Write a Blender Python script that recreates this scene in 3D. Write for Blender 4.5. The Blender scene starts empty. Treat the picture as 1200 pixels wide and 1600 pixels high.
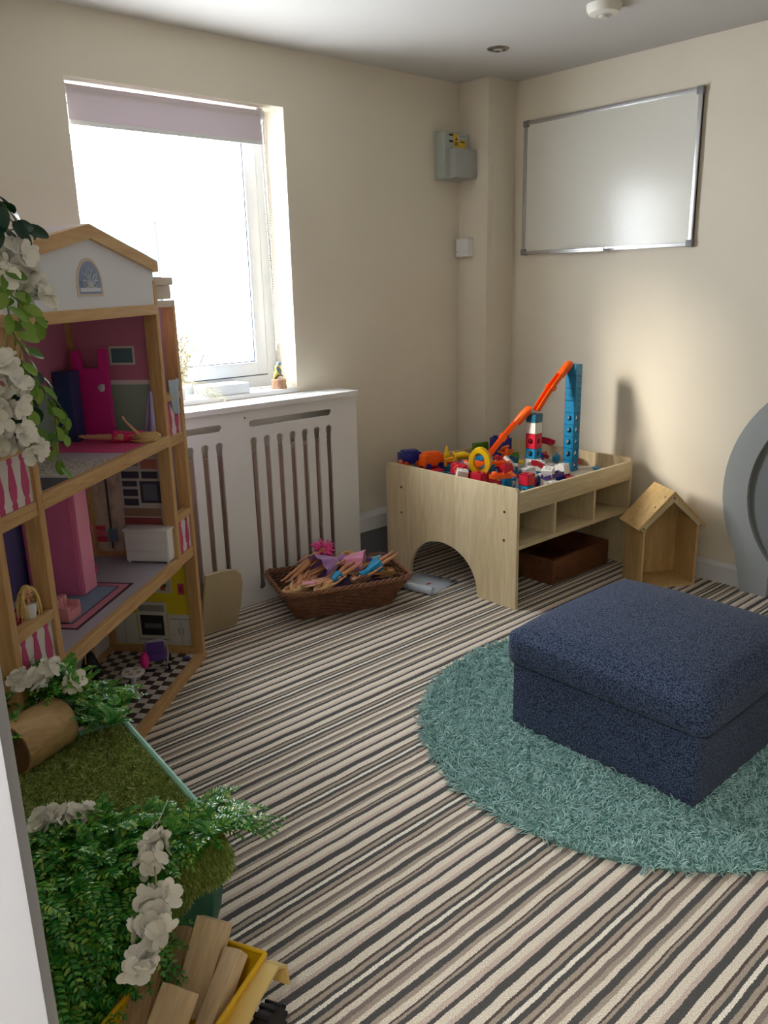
import bpy, bmesh, math, random
import numpy as np
from mathutils import Vector as V, Matrix as M
R = math.radians
PI = math.pi
random.seed(7)
C = bpy.context.scene.collection
S = bpy.context.scene

# ---------------------------------------------------------------- camera, world, light, exposure
CAM = V((-3.6315, -3.1868, 1.4131))
RT = V((0.74368537, -0.6681583, -0.02228366)); UP = V((0.19641577, 0.18651401, 0.96261798)); FW = V((0.63902498, 0.72026177, -0.26994456))
cd = bpy.data.cameras.new('camera'); cam = bpy.data.objects.new('camera', cd); C.objects.link(cam)
m = M.Identity(4)
for i in range(3):
    m[i][0] = RT[i]; m[i][1] = UP[i]; m[i][2] = -FW[i]; m[i][3] = CAM[i]
cam.matrix_world = m
cd.sensor_fit = 'VERTICAL'; cd.sensor_height = 36; cd.lens = 1272.13 / 1600 * 36; cd.clip_start = .02; cd.clip_end = 200
S.camera = cam
S.view_settings.view_transform = 'Standard'; S.view_settings.look = 'None'
S.view_settings.exposure = 0.34; S.view_settings.gamma = 1; S.view_settings.use_curve_mapping = False

w = bpy.data.worlds.new('sky'); S.world = w; w.use_nodes = True
bg = w.node_tree.nodes['Background']; bg.inputs[0].default_value = (.88, .94, 1, 1); bg.inputs[1].default_value = 19
sd = bpy.data.lights.new('sun', 'SUN'); sun = bpy.data.objects.new('sun', sd); C.objects.link(sun)
sd.energy = 3.6; sd.angle = R(14); sd.color = (1, .90, .74)
SUND = V((.237, -.160, -.104)).normalized()
sun.rotation_euler = SUND.to_track_quat('-Z', 'Y').to_euler(); sun.location = (-2.4, 2.5, 3)
ad = bpy.data.lights.new('window_daylight', 'AREA'); al = bpy.data.objects.new('window_daylight', ad); C.objects.link(al)
ad.shape = 'RECTANGLE'; ad.size = 1.0; ad.size_y = 1.26; ad.cycles.is_portal = True      # the window opening: guides the sky light in
al.location = (-1.82, .27, 1.55); al.rotation_euler = (R(-90), 0, 0)
hd_ = bpy.data.lights.new('hall_light', 'AREA'); hl_ = bpy.data.objects.new('hall_light', hd_); C.objects.link(hl_)
hd_.shape = 'DISK'; hd_.size = .5; hd_.energy = 50; hd_.color = (.96, .98, 1); hl_.location = (-4.25, -3.4, 2.38)

def px(x, y, z):
    """a point of the room at height z seen along one ray"""
    d = FW + RT * ((x - 600) / 1272.13) - UP * ((y - 800) / 1272.13)
    return CAM + d * ((z - CAM.z) / d.z)

# ---------------------------------------------------------------- helpers
def lin(c):
    return tuple((v / 255 / 12.92 if v / 255 <= .04045 else ((v / 255 + .055) / 1.055) ** 2.4) for v in c[:3]) + (1,)

class MB:
    def __init__(s): s.bm = bmesh.new()
    def _put(s, t, mi=0, mat=None):
        if mat is not None: bmesh.ops.transform(t, matrix=mat, verts=t.verts)
        for f in t.faces: f.material_index = mi
        me = bpy.data.meshes.new('t'); t.to_mesh(me); t.free(); s.bm.from_mesh(me); bpy.data.meshes.remove(me)
    def box(s, c, d, rot=(0, 0, 0), bev=0, mi=0, seg=2):
        t = bmesh.new(); bmesh.ops.create_cube(t, size=1)
        bmesh.ops.scale(t, vec=d, verts=t.verts)
        if bev: bmesh.ops.bevel(t, geom=t.edges[:], offset=min(bev, min(d) * .49), segments=seg, profile=.7, affect='EDGES')
        from mathutils import Euler
        s._put(t, mi, M.Translation(c) @ Euler(rot).to_matrix().to_4x4()); return s
    def bb(s, a, b, bev=0, mi=0):
        return s.box([(a[i] + b[i]) / 2 for i in range(3)], [abs(b[i] - a[i]) for i in range(3)], (0, 0, 0), bev, mi)
    def cyl(s, a, b, r, r2=None, seg=20, mi=0, bev=0):
        a = V(a); b = V(b); r2 = r if r2 is None else r2; L = (b - a).length
        t = bmesh.new(); bmesh.ops.create_cone(t, cap_ends=True, segments=seg, radius1=r, radius2=r2, depth=L)
        if bev:
            bmesh.ops.bevel(t, geom=[e for e in t.edges if abs(e.verts[0].co.z - e.verts[1].co.z) < 1e-6], offset=bev, segments=2, affect='EDGES')
        q = (b - a).to_track_quat('Z', 'Y').to_matrix().to_4x4()
        s._put(t, mi, M.Translation((a + b) / 2) @ q); return s
    def sph(s, c, r, mi=0, seg=18, rot=(0, 0, 0)):
        from mathutils import Euler
        if not hasattr(r, '__len__'): r = (r, r, r)
        t = bmesh.new(); bmesh.ops.create_uvsphere(t, u_segments=seg, v_segments=max(6, seg // 2), radius=1)
        s._put(t, mi, M.Translation(c) @ Euler(rot).to_matrix().to_4x4() @ M.Diagonal((*r, 1))); return s
    def raw(s, vs, fs, mi=0, mat=None):
        t = bmesh.new(); b = [t.verts.new(v) for v in vs]
        for f in fs:
            try: t.faces.new([b[i] for i in f])
            except ValueError: pass
        s._put(t, mi, mat); return s
    def prism(s, poly, h, mat=None, holes=(), mi=0):
        """outline in XY (with holes) extruded along +Z by h"""
        t = bmesh.new(); edges = []
        for lp in (poly, *holes):
            b = [t.verts.new((p[0], p[1], 0)) for p in lp]
            edges += [t.edges.new((b[i], b[(i + 1) % len(b)])) for i in range(len(b))]
        bmesh.ops.triangle_fill(t, use_beauty=True, use_dissolve=False, edges=edges)
        fs = t.faces[:]
        r = bmesh.ops.extrude_face_region(t, geom=fs)
        bmesh.ops.translate(t, vec=(0, 0, h), verts=[g for g in r['geom'] if isinstance(g, bmesh.types.BMVert)])
        bmesh.ops.recalc_face_normals(t, faces=t.faces)
        s._put(t, mi, mat); return s
    def sweep(s, pts, prof, mi=0, up=(0, 0, 1), closed=False, caps=True, ups=None, scale=None):
        """profile [(side, up)] carried along pts"""
        pts = [V(p) for p in pts]; n = len(pts); k = len(prof); vs = []; up = V(up)
        for i, p in enumerate(pts):
            a = pts[(i - 1) % n] if (closed or i) else p; b = pts[(i + 1) % n] if (closed or i < n - 1) else p
            t = (b - a).normalized(); u = V(ups[i]) if ups else up
            sd_ = t.cross(u)
            if sd_.length < 1e-4: sd_ = t.cross(V((1, 0, .01)))
            sd_.normalize(); uu = sd_.cross(t).normalized(); sc = scale[i] if scale else 1
            vs += [p + sd_ * q[0] * sc + uu * q[1] * sc for q in prof]
        fs = []
        for i in range(n if closed else n - 1):
            for j in range(k):
                a0 = i * k + j; a1 = i * k + (j + 1) % k; b0 = ((i + 1) % n) * k + j; b1 = ((i + 1) % n) * k + (j + 1) % k
                fs.append((a0, b0, b1, a1))
        if caps and not closed: fs += [tuple(range(k)), tuple(range((n - 1) * k, n * k))[::-1]]
        return s.raw(vs, fs, mi)
    def tube(s, pts, r, seg=8, mi=0, closed=False, caps=True):
        rs = list(r) if hasattr(r, '__len__') else [r] * len(pts)
        return s.sweep(pts, [(math.cos(2 * PI * j / seg), math.sin(2 * PI * j / seg)) for j in range(seg)], mi, closed=closed, scale=rs, caps=caps)
    def lathe(s, prof, c=(0, 0, 0), seg=28, mi=0, mat=None):
        vs = []; k = len(prof)
        for i in range(seg):
            a = 2 * PI * i / seg
            vs += [(r * math.cos(a) + c[0], r * math.sin(a) + c[1], z + c[2]) for r, z in prof]
        fs = [(i * k + j, ((i + 1) % seg) * k + j, ((i + 1) % seg) * k + j + 1, i * k + j + 1) for i in range(seg) for j in range(k - 1)]
        t = bmesh.new(); b = [t.verts.new(v) for v in vs]
        for f in fs: t.faces.new([b[i] for i in f])
        bmesh.ops.remove_doubles(t, verts=t.verts, dist=1e-6)
        s._put(t, mi, mat); return s

def obj(name, mb, mats, parent=None, smooth=True, kind=None):
    me = bpy.data.meshes.new(name)
    bmesh.ops.recalc_face_normals(mb.bm, faces=mb.bm.faces)
    mb.bm.to_mesh(me); mb.bm.free()
    for x in (mats if isinstance(mats, (list, tuple)) else [mats]): me.materials.append(x)
    if smooth:
        me.polygons.foreach_set('use_smooth', [True] * len(me.polygons)); me.set_sharp_from_angle(angle=R(38))
    o = bpy.data.objects.new(name, me); C.objects.link(o)
    if parent: o.parent = parent
    if kind: o['kind'] = kind
    return o
def npobj(name, vs, fs, mats, parent=None, mi=None):
    """mesh from numpy arrays: vs (n,3), fs (m,k)"""
    me = bpy.data.meshes.new(name); n, k = fs.shape
    me.vertices.add(len(vs)); me.vertices.foreach_set('co', vs.astype(np.float32).ravel())
    me.loops.add(n * k); me.loops.foreach_set('vertex_index', fs.astype(np.int32).ravel())
    me.polygons.add(n); me.polygons.foreach_set('loop_start', np.arange(0, n * k, k, dtype=np.int32))
    if mi is not None: me.polygons.foreach_set('material_index', mi.astype(np.int32))
    me.update(calc_edges=True); me.validate()
    for x in (mats if isinstance(mats, (list, tuple)) else [mats]): me.materials.append(x)
    me.polygons.foreach_set('use_smooth', [True] * len(me.polygons))
    o = bpy.data.objects.new(name, me); C.objects.link(o)
    if parent: o.parent = parent
    return o
def tag(o, label=None, cat=None, group=None, kind=None):
    if label: o['label'] = label
    if cat: o['category'] = cat
    if group: o['group'] = group
    if kind: o['kind'] = kind
    return o
def thing(name, label, cat, loc=(0, 0, 0), rotz=0, group=None):
    o = bpy.data.objects.new(name, None); C.objects.link(o); o.empty_display_size = .05
    o.location = loc; o.rotation_euler = (0, 0, rotz)
    return tag(o, label, cat, group)
def shift(mb, v, rotz=0):
    bmesh.ops.transform(mb.bm, matrix=M.Translation(v) @ M.Rotation(rotz, 4, 'Z'), verts=mb.bm.verts); return mb
def struct(name, mb, mats, smooth=False, parent=None): return obj(name, mb, mats, parent, smooth, 'structure' if not parent else None)

# ---------------------------------------------------------------- materials
def nt(name):
    x = bpy.data.materials.new(name); x.use_nodes = True; t = x.node_tree
    return x, t, t.nodes, t.links, t.nodes['Principled BSDF']
_mc = {}
def plain(c, rough=.5, spec=.5, metal=0, noise=0, nscale=40, bump=0, bscale=200, sheen=0, trans=0, sss=0, alpha=1, coat=0):
    key = (c, rough, spec, metal, noise, nscale, bump, bscale, sheen, trans, sss, alpha, coat)
    if key in _mc: return _mc[key]
    x, t, N, L, b = nt('paint_%d_%d_%d' % tuple(c[:3])); b.inputs['Base Color'].default_value = lin(c)
    b.inputs['Roughness'].default_value = rough; b.inputs['Specular IOR Level'].default_value = spec; b.inputs['Metallic'].default_value = metal
    b.inputs['Sheen Weight'].default_value = sheen; b.inputs['Transmission Weight'].default_value = trans; b.inputs['Alpha'].default_value = alpha
    b.inputs['Coat Weight'].default_value = coat
    if sss: b.inputs['Subsurface Weight'].default_value = sss; b.inputs['Subsurface Scale'].default_value = .004
    tc = N.new('ShaderNodeTexCoord')
    if noise:
        n = N.new('ShaderNodeTexNoise'); n.inputs['Scale'].default_value = nscale; n.inputs['Detail'].default_value = 4; L.new(tc.outputs['Object'], n.inputs['Vector'])
        r = N.new('ShaderNodeMapRange'); r.inputs[1].default_value = .25; r.inputs[2].default_value = .75; r.inputs[3].default_value = 1 - noise; r.inputs[4].default_value = 1 + noise
        L.new(n.outputs[0], r.inputs[0]); v = N.new('ShaderNodeVectorMath'); v.operation = 'SCALE'; v.inputs[0].default_value = lin(c)[:3]
        L.new(r.outputs[0], v.inputs['Scale']); L.new(v.outputs[0], b.inputs['Base Color'])
    if bump:
        n = N.new('ShaderNodeTexNoise'); n.inputs['Scale'].default_value = bscale; n.inputs['Detail'].default_value = 3; L.new(tc.outputs['Object'], n.inputs['Vector'])
        u = N.new('ShaderNodeBump'); u.inputs['Strength'].default_value = bump; u.inputs['Distance'].default_value = .002; L.new(n.outputs[0], u.inputs['Height']); L.new(u.outputs[0], b.inputs['Normal'])
    _mc[key] = x; return x
def wood(name, c1, c2, axis=2, scale=6, rough=.5, stretch=12, bump=.05, dist=1.5):
    x, t, N, L, b = nt(name); tc = N.new('ShaderNodeTexCoord'); mp = N.new('ShaderNodeMapping'); L.new(tc.outputs['Object'], mp.inputs[0])
    sc = [scale * stretch] * 3; sc[axis] = scale; mp.inputs['Scale'].default_value = sc
    n = N.new('ShaderNodeTexNoise'); n.inputs['Scale'].default_value = 1; n.inputs['Detail'].default_value = 6; n.inputs['Distortion'].default_value = dist; L.new(mp.outputs[0], n.inputs[0])
    n2 = N.new('ShaderNodeTexNoise'); n2.inputs['Scale'].default_value = .25; n2.inputs['Detail'].default_value = 2; L.new(mp.outputs[0], n2.inputs[0])
    mx = N.new('ShaderNodeMath'); mx.operation = 'MULTIPLY_ADD'; mx.inputs[1].default_value = .6; L.new(n.outputs[0], mx.inputs[0])
    m2 = N.new('ShaderNodeMath'); m2.operation = 'MULTIPLY'; m2.inputs[1].default_value = .4; L.new(n2.outputs[0], m2.inputs[0]); L.new(m2.outputs[0], mx.inputs[2])
    cr = N.new('ShaderNodeValToRGB'); cr.color_ramp.elements[0].position = .32; cr.color_ramp.elements[1].position = .62
    cr.color_ramp.elements[0].color = lin(c2); cr.color_ramp.elements[1].color = lin(c1); L.new(mx.outputs[0], cr.inputs[0]); L.new(cr.outputs[0], b.inputs['Base Color'])
    b.inputs['Roughness'].default_value = rough
    u = N.new('ShaderNodeBump'); u.inputs['Strength'].default_value = bump; u.inputs['Distance'].default_value = .002; L.new(n.outputs[0], u.inputs['Height']); L.new(u.outputs[0], b.inputs['Normal'])
    return x

WALLC = plain((228, 219, 201), .6, .35, noise=.03, nscale=3, bump=.12, bscale=90)
CEIL = plain((198, 195, 190), .8, .2, noise=.02, nscale=3, bump=.08, bscale=60)
WHITE = plain((232, 232, 232), .35, .5, noise=.01, nscale=8)
WHITED = plain((222, 222, 224), .5, .4, noise=.02, nscale=20)
UPVC = plain((232, 236, 240), .25, .5)
BLACK = plain((16, 16, 18), .5)
GREYP = plain((120, 122, 128), .6)
ALU = plain((190, 190, 192), .32, .5, metal=.9)
PINE = wood('pine', (208, 168, 116), (182, 134, 84), 2, 5)
PINEX = wood('pine_rail', (210, 172, 120), (184, 138, 88), 0, 5)
BIRCH = wood('birch_ply', (226, 208, 170), (203, 180, 138), 2, 4, .45, 10, .04)
BIRCHX = wood('birch_ply_rail', (226, 208, 170), (203, 180, 138), 0, 4, .45, 10, .04)
PLY = wood('house_ply', (224, 190, 132), (196, 156, 98), 2, 5, .5, 8, .04)
BROWN = wood('stained_crate', (122, 74, 40), (84, 48, 26), 0, 5, .55, 9, .08)

# carpet: stripes run along the window wall
def carpet():
    x, t, N, L, b = nt('striped_carpet'); b.inputs['Roughness'].default_value = .95; b.inputs['Specular IOR Level'].default_value = .1
    tc = N.new('ShaderNodeTexCoord'); sp = N.new('ShaderNodeSeparateXYZ'); L.new(tc.outputs['Object'], sp.inputs[0])
    nz = N.new('ShaderNodeTexNoise'); nz.inputs['Scale'].default_value = 11; nz.inputs['Detail'].default_value = 2; L.new(tc.outputs['Object'], nz.inputs[0])
    nf = N.new('ShaderNodeTexNoise'); nf.inputs['Scale'].default_value = 260; nf.inputs['Detail'].default_value = 2; L.new(tc.outputs['Object'], nf.inputs[0])
    a = N.new('ShaderNodeMath'); a.operation = 'MULTIPLY_ADD'; a.inputs[1].default_value = .007; L.new(nz.outputs[0], a.inputs[0]); 
    a2 = N.new('ShaderNodeMath'); a2.operation = 'MULTIPLY_ADD'; a2.inputs[1].default_value = .0055; L.new(nf.outputs[0], a2.inputs[0]); L.new(a2.outputs[0], a.inputs[2])
    ng = N.new('ShaderNodeMath'); ng.operation = 'MULTIPLY_ADD'; ng.inputs[1].default_value = -1; ng.inputs[2].default_value = -2.383 - .006 + .281 * 20; L.new(sp.outputs[1], ng.inputs[0]); L.new(ng.outputs[0], a2.inputs[2])
    dv = N.new('ShaderNodeMath'); dv.operation = 'DIVIDE'; dv.inputs[1].default_value = .281; L.new(a.outputs[0], dv.inputs[0])
    fr = N.new('ShaderNodeMath'); fr.operation = 'FRACT'; L.new(dv.outputs[0], fr.inputs[0])
    D = (88, 86, 84); T = (172, 158, 142); LT = (228, 216, 198); PK = (206, 186, 172); TD = (96, 84, 78); W_ = (240, 232, 216); MD = (138, 124, 116)
    seq = [(13.5, D), (13, T), (7, TD), (17, LT), (13, MD), (12, T), (13, LT), (18, D), (12, T), (17, LT), (5, TD), (8, T), (13, D), (20, LT), (14, PK), (11, D), (20, LT), (12, PK), (22, D), (22, LT), (8, TD), (13, T), (10, D), (12, W_)]
    cr = N.new('ShaderNodeValToRGB'); cr.color_ramp.interpolation = 'CONSTANT'; tot = sum(q[0] for q in seq); acc = 0
    for i, (wd, c) in enumerate(seq):
        if i < 2: e = cr.color_ramp.elements[i]; e.position = acc / tot
        else: e = cr.color_ramp.elements.new(acc / tot)
        e.color = lin(c); acc += wd
    L.new(fr.outputs[0], cr.inputs[0])
    n3 = N.new('ShaderNodeTexNoise'); n3.inputs['Scale'].default_value = 420; n3.inputs['Detail'].default_value = 1; L.new(tc.outputs['Object'], n3.inputs[0])
    r = N.new('ShaderNodeMapRange'); r.inputs[1].default_value = .3; r.inputs[2].default_value = .7; r.inputs[3].default_value = .62; r.inputs[4].default_value = 1.3; L.new(n3.outputs[0], r.inputs[0])
    v = N.new('ShaderNodeVectorMath'); v.operation = 'SCALE'; L.new(cr.outputs[0], v.inputs[0]); L.new(r.outputs[0], v.inputs['Scale']); L.new(v.outputs[0], b.inputs['Base Color'])
    u = N.new('ShaderNodeBump'); u.inputs['Strength'].default_value = .5; u.inputs['Distance'].default_value = .003; L.new(n3.outputs[0], u.inputs['Height']); L.new(u.outputs[0], b.inputs['Normal'])
    return x

# ---------------------------------------------------------------- the room
H = 2.4; XL = -3.52; YB = -4.6
WX0, WX1, WZ0, WZ1 = -2.304, -1.339, .925, 2.165
struct('floor', MB().bb((XL - 1.3, YB, -.05), (.2, .3, 0)), carpet())
struct('ceiling', MB().bb((XL - 1.3, YB, H), (.2, .3, H + .1)), CEIL)
mw = M(((1, 0, 0, 0), (0, 0, -1, .27), (0, 1, 0, 0), (0, 0, 0, 1)))       # XY outline -> XZ wall, thickness towards the room
struct('wall_window', MB().prism([(XL - .2, 0), (.2, 0), (.2, H), (XL - .2, H)], .27, mw, holes=[[(WX0, WZ0), (WX1, WZ0), (WX1, WZ1), (WX0, WZ1)]]), WALLC)
struct('wall_right', MB().bb((0, YB, 0), (.2, 0, H)), WALLC)
struct('wall_back', MB().bb((XL - 1.3, YB - .2, 0), (.2, YB, H)), WALLC)
struct('wall_hall', MB().bb((XL - 1.5, YB, 0), (XL - 1.3, .3, H)).bb((XL - 1.3, -1.6, 0), (XL - .15, -1.5, H)), WALLC)
lw = MB().bb((XL - .15, -2.68, 0), (XL, .0, H)).bb((XL - .15, YB, 0), (XL, -3.62, H)).bb((XL - .15, -3.62, 2.03), (XL, -2.68, H))
struct('wall_left', lw, WALLC)
struct('wall_column', MB().bb((-.214, -.201, 0), (0, 0, H)), WALLC)
pt = MB().prism([(-.177, 1.506), (-.012, 1.506), (-.012, 1.996), (-.177, 1.996)], .006, M(((1, 0, 0, 0), (0, 0, -1, -.201), (0, 1, 0, 0), (0, 0, 0, 1))))
for x in (-.165, -.024):
    for z in (1.52, 1.98): pt.cyl((x, -.206, z), (x, -.2085, z), .004, seg=10)
struct('trim_1', pt, WALLC)
def skirt(name, a, b, h=.1, t=.015):
    a = V(a); b = V(b); struct(name, MB().sweep([a, b], [(0, 0), (t, 0), (t, h * .82), (t * .4, h), (0, h)], up=(0, 0, 1)), WHITED)
skirt('baseboard_right', (0, -.2, 0), (0, YB, 0))
# boxed pipes along the foot of the window wall
tb = MB().bb((-1.10, -.10, .176), (-.214, 0, .25), .004); tb2 = MB().bb((-1.10, -.088, 0), (-.214, -.02, .176))
t2 = struct('trim_2', tb, WHITED); struct('panel', tb2, GREYP, parent=t2)

# window in its recess
wf = MB(); y0, y1 = .15, .22
def frame(mb, x0, x1, z0, z1, wd, ya, yb, bev=.006):
    mb.bb((x0, ya, z0), (x0 + wd, yb, z1), bev); mb.bb((x1 - wd, ya, z0), (x1, yb, z1), bev)
    mb.bb((x0 + wd * .5, ya + .0006, z0), (x1 - wd * .5, yb, z0 + wd), bev); mb.bb((x0 + wd * .5, ya + .0006, z1 - wd), (x1 - wd * .5, yb, z1), bev)
frame(wf, WX0 - .062, WX1, .945, WZ1, .058, .155, .225)
win = struct('window_1', wf, UPVC, smooth=True)
sf = MB(); frame(sf, WX0 + .0, WX1 - .062, 1.007, WZ1 - .062, .062, .148, .20)
struct('sash', sf, UPVC, True, win)
gk = MB(); frame(gk, WX0 + .06, WX1 - .122, 1.067, WZ1 - .122, .006, .158, .18, 0); frame(gk, WX0 - .0045, WX1 - .0575, 1.0025, WZ1 - .0575, .005, .1575, .17, 0)
struct('gasket', gk, plain((70, 74, 84), .6), True, win)
gx, t, N, L, b = nt('window_glass'); N.remove(b); tr = N.new('ShaderNodeBsdfTransparent'); gl = N.new('ShaderNodeBsdfGlossy'); gl.inputs['Roughness'].default_value = .02
mxs = N.new('ShaderNodeMixShader'); mxs.inputs[0].default_value = .06; L.new(tr.outputs[0], mxs.inputs[1]); L.new(gl.outputs[0], mxs.inputs[2]); L.new(mxs.outputs[0], N['Material Output'].inputs[0])
struct('pane', MB().bb((WX0 + .058, .168, 1.065), (WX1 - .12, .172, WZ1 - .12)), gx, False, win)
struct('trim_3', MB().bb((WX0, -.0, WZ0), (WX1, .16, .945), .003), WHITE)      # window board in the recess

# roller blind
rb = thing('roller_blind', 'half raised grey lilac roller blind at the top of the window', 'blind', (-1.85, .06, 2.12))
def L_(p, o): return [p[i] - o.location[i] for i in range(3)]
BL, t, N, L, b = nt('blind_fabric'); b.inputs['Base Color'].default_value = lin((222, 212, 214)); b.inputs['Roughness'].default_value = .8
tl = N.new('ShaderNodeBsdfTranslucent'); tl.inputs[0].default_value = lin((200, 190, 200)); mxs = N.new('ShaderNodeMixShader'); mxs.inputs[0].default_value = .16; L.new(b.outputs[0], mxs.inputs[1]); L.new(tl.outputs[0], mxs.inputs[2]); L.new(mxs.outputs[0], N['Material Output'].inputs[0])
rmb = MB().cyl((-.435, .0, .01), (.415, .0, .01), .022, seg=20); rmb.bb((-.435, -.0235, -.10), (.415, -.0215, .012))
obj('fabric', rmb, BL, rb)
obj('bottom_bar', MB().bb((-.435, -.028, -.112), (.415, -.017, -.094), .004), WHITE, rb)
obj('bracket', MB().cyl((.415, 0, .01), (.432, 0, .01), .032, seg=24, bev=.003), WHITE, rb)
obj('bracket', MB().cyl((-.452, 0, .01), (-.436, 0, .01), .032, seg=24, bev=.003), WHITE, rb)
chm = MB()
for k in range(90):
    z = -.02 - k * .0105
    for dx, dy in ((0, -.028), (.012, .022)): chm.sph((.424 + dx + .012 * k / 90 * (1 if dx else -.2), dy - .02 * k / 90, z), .0028, seg=6)
chm.tube([(.4225, -.048, -.02), (.4225, -.052, -.955), (.436, -.02, -.975), (.448, .002, -.955), (.437, .0, -.02)], .0008, 5); chm.sph((.436, -.02, -.98), (.008, .006, .018), seg=10)
obj('bead_chain', chm, plain((226, 222, 210), .4), rb)

# ---------------------------------------------------------------- door frame beside the camera
df = MB(); X0 = XL
df.bb((XL - .15, -2.72, 0), (XL + .0, -2.68, 2.03), .002); df.bb((XL - .15, -3.62, 0), (XL, -3.595, 2.03), .002); df.bb((XL - .15, -3.62, 2.005), (XL, -2.68, 2.03), .002)
df.sweep([(XL + .001, -2.668, 0), (XL + .001, -2.668, 2.04)], [(.0, 0), (.018, 0), (.022, -.02), (.014, -.035), (.018, -.05), (.012, -.065), (0, -.068)], up=(0, -1, 0))
struct('door_1', df, plain((180, 181, 187), .3, .5), True)

# ---------------------------------------------------------------- wall and ceiling fittings
# whiteboard
wb = thing('whiteboard', 'large silver framed whiteboard on the cream wall', 'whiteboard', (0, -.76, 1.546))
BY0, BY1, BZ = .485, -.485, .653
obj('board', MB().bb((-.014, BY1, 0), (-.002, BY0, BZ), 0), plain((226, 224, 214), .20, .5, bump=.30, bscale=55), wb)
fm = MB(); fm.bb((-.022, BY1, 0), (0, BY1 + .018, BZ), .003).bb((-.022, BY0 - .018, 0), (0, BY0, BZ), .003).bb((-.022, BY1, 0), (0, BY0, .018), .003).bb((-.022, BY1, BZ - .018), (0, BY0, BZ), .003)
obj('frame', fm, ALU, wb)
for y in (BY0 - .012, BY1 + .012):
    for z in (.012, BZ - .012): obj('corner_cap', MB().box((-.0125, y, z), (.026, .032, .032), bev=.006), plain((128, 128, 130), .5), wb)
obj('pen_tray', MB().bb((-.075, -.06, -.004), (-.02, .26, .004), .002).bb((-.075, -.06, .004), (-.071, .26, .014), .001), ALU, wb)

# fuse board on the window wall
fb = thing('fuse_box', 'grey green consumer unit with yellow warning stickers in the corner', 'fuse box', (-.325, 0, 1.925))
FG = plain((176, 184, 174), .45)
obj('housing', MB().bb((-.075, -.075, 0), (.106, -.0, .225), .008).bb((-.078, -.02, -.003), (.108, 0, .23), .004), FG, fb)
obj('switch_cover', MB().bb((-.055, -.13, .0), (.112, -.072, .145), .02), plain((168, 170, 166), .4), fb, )
st = MB()
st.bb((-.045, -.078, .205), (-.018, -.0752, .214), mi=1).bb((-.045, -.078, .175), (-.018, -.0752, .184), mi=1)
st.bb((-.012, -.078, .155), (.02, -.0752, .216), mi=0).bb((.028, -.078, .15), (.072, -.0752, .188), mi=0)
st.raw([(-.003, -.0785, .185), (.012, -.0785, .185), (.0045, -.0785, .204)], [(0, 1, 2)], mi=1)
st.bb((-.008, -.0785, .172), (.016, -.078, .176), mi=1).bb((-.008, -.0785, .164), (.016, -.078, .168), mi=1).bb((.036, -.0785, .178), (.066, -.078, .184), mi=1)
st.bb((.025, -.078, .196), (.076, -.0752, .218), mi=2)
for k in range(4): st.bb((.03 + k * .011, -.0785, .200), (.035 + k * .011, -.078, .214), mi=3)
obj('warning_sticker', st, [plain((232, 190, 40), .4), BLACK, plain((205, 208, 206), .4), plain((110, 120, 140), .5)], fb)
fs_ = thing('fused_switch', 'small white square wall switch on the column below the fuse box', 'switch', (-.214, -.059, 1.59))
obj('back_box', MB().bb((-.034, -.043, -.045), (0, .043, .045), .003), WHITE, fs_)
obj('face_plate', MB().bb((-.041, -.044, -.046), (-.034, .044, .046), .003), WHITE, fs_)
for y in (-.032, .032): obj('screw', MB().cyl((-.042, y, -.02), (-.041, y, -.02), .003, seg=10), plain((120, 116, 110), .4), fs_)
# ceiling
dl = thing('downlight', 'round chrome recessed downlight in the ceiling', 'light', (-.56, -.555, H))
obj('bezel', MB().lathe([(.026, -.003), (.030, -.008), (.046, -.004), (.050, 0), (.026, 0)]), plain((150, 144, 134), .25, metal=.9), dl)
obj('lamp', MB().lathe([(0, -.002), (.014, -.003), (.0255, -.0015), (.0265, 0)]), plain((205, 200, 190), .2), dl)
sm = thing('smoke_detector', 'white domed smoke detector on the ceiling at the top edge', 'smoke detector', (-.70, -1.19, H))
obj('body', MB().lathe([(0, -.036), (.036, -.036), (.056, -.030), (.064, -.016), (.066, 0)]), plain((225, 220, 208), .5), sm)
obj('sensor_cap', MB().lathe([(0, -.046), (.016, -.045), (.022, -.038), (.030, -.0375), (.032, -.035)]), plain((200, 196, 186), .3), sm)

# ---------------------------------------------------------------- radiator and its cover
rc = thing('radiator_cover', 'white slotted radiator cover under the window', 'radiator cover', (-1.72, 0, 0))
def stadium(cx, cz, w_, h_, n=8):
    r = h_ / 2; P = []
    for k in range(n + 1): a = -PI / 2 + PI * k / n; P.append((cx + w_ / 2 - r + r * math.cos(a), cz + r * math.sin(a)))
    for k in range(n + 1): a = PI / 2 + PI * k / n; P.append((cx - w_ / 2 + r + r * math.cos(a), cz + r * math.sin(a)))
    return P
def keyhole(x, z0, z1, r=.0195, wt=.0150, wb=.012, n=10):
    P = []
    for k in range(n + 1):
        a = -PI / 2 + R(38) + (2 * PI - R(76)) * k / n; P.append((x + r * math.cos(a), z1 - r + r * math.sin(a)))
    P[0] = (x + wt, z1 - r * 2.3); P.insert(1, (x + r * .9, z1 - r * 1.4)); P[-1] = (x - wt, z1 - r * 2.3)
    for k in range(n + 1):
        a = PI / 2 + R(38) + (2 * PI - R(76)) * k / n; P.append((x + r * math.cos(a), z0 + r + r * math.sin(a)))
    return P
CXW = 1.23; hl = []; ox = 1.72
for g0 in (-1.70, -2.294):
    for k in range(7): hl.append(keyhole(g0 + k * .070 + ox, .06, .775))
    hl.append(stadium(g0 + .21 + ox, .835, .46, .030))
xl, xr = -2.345 + ox, -1.107 + ox
mcv = M(((1, 0, 0, 0), (0, 0, -1, -.146), (0, 1, 0, 0), (0, 0, 0, 1)))
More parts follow.
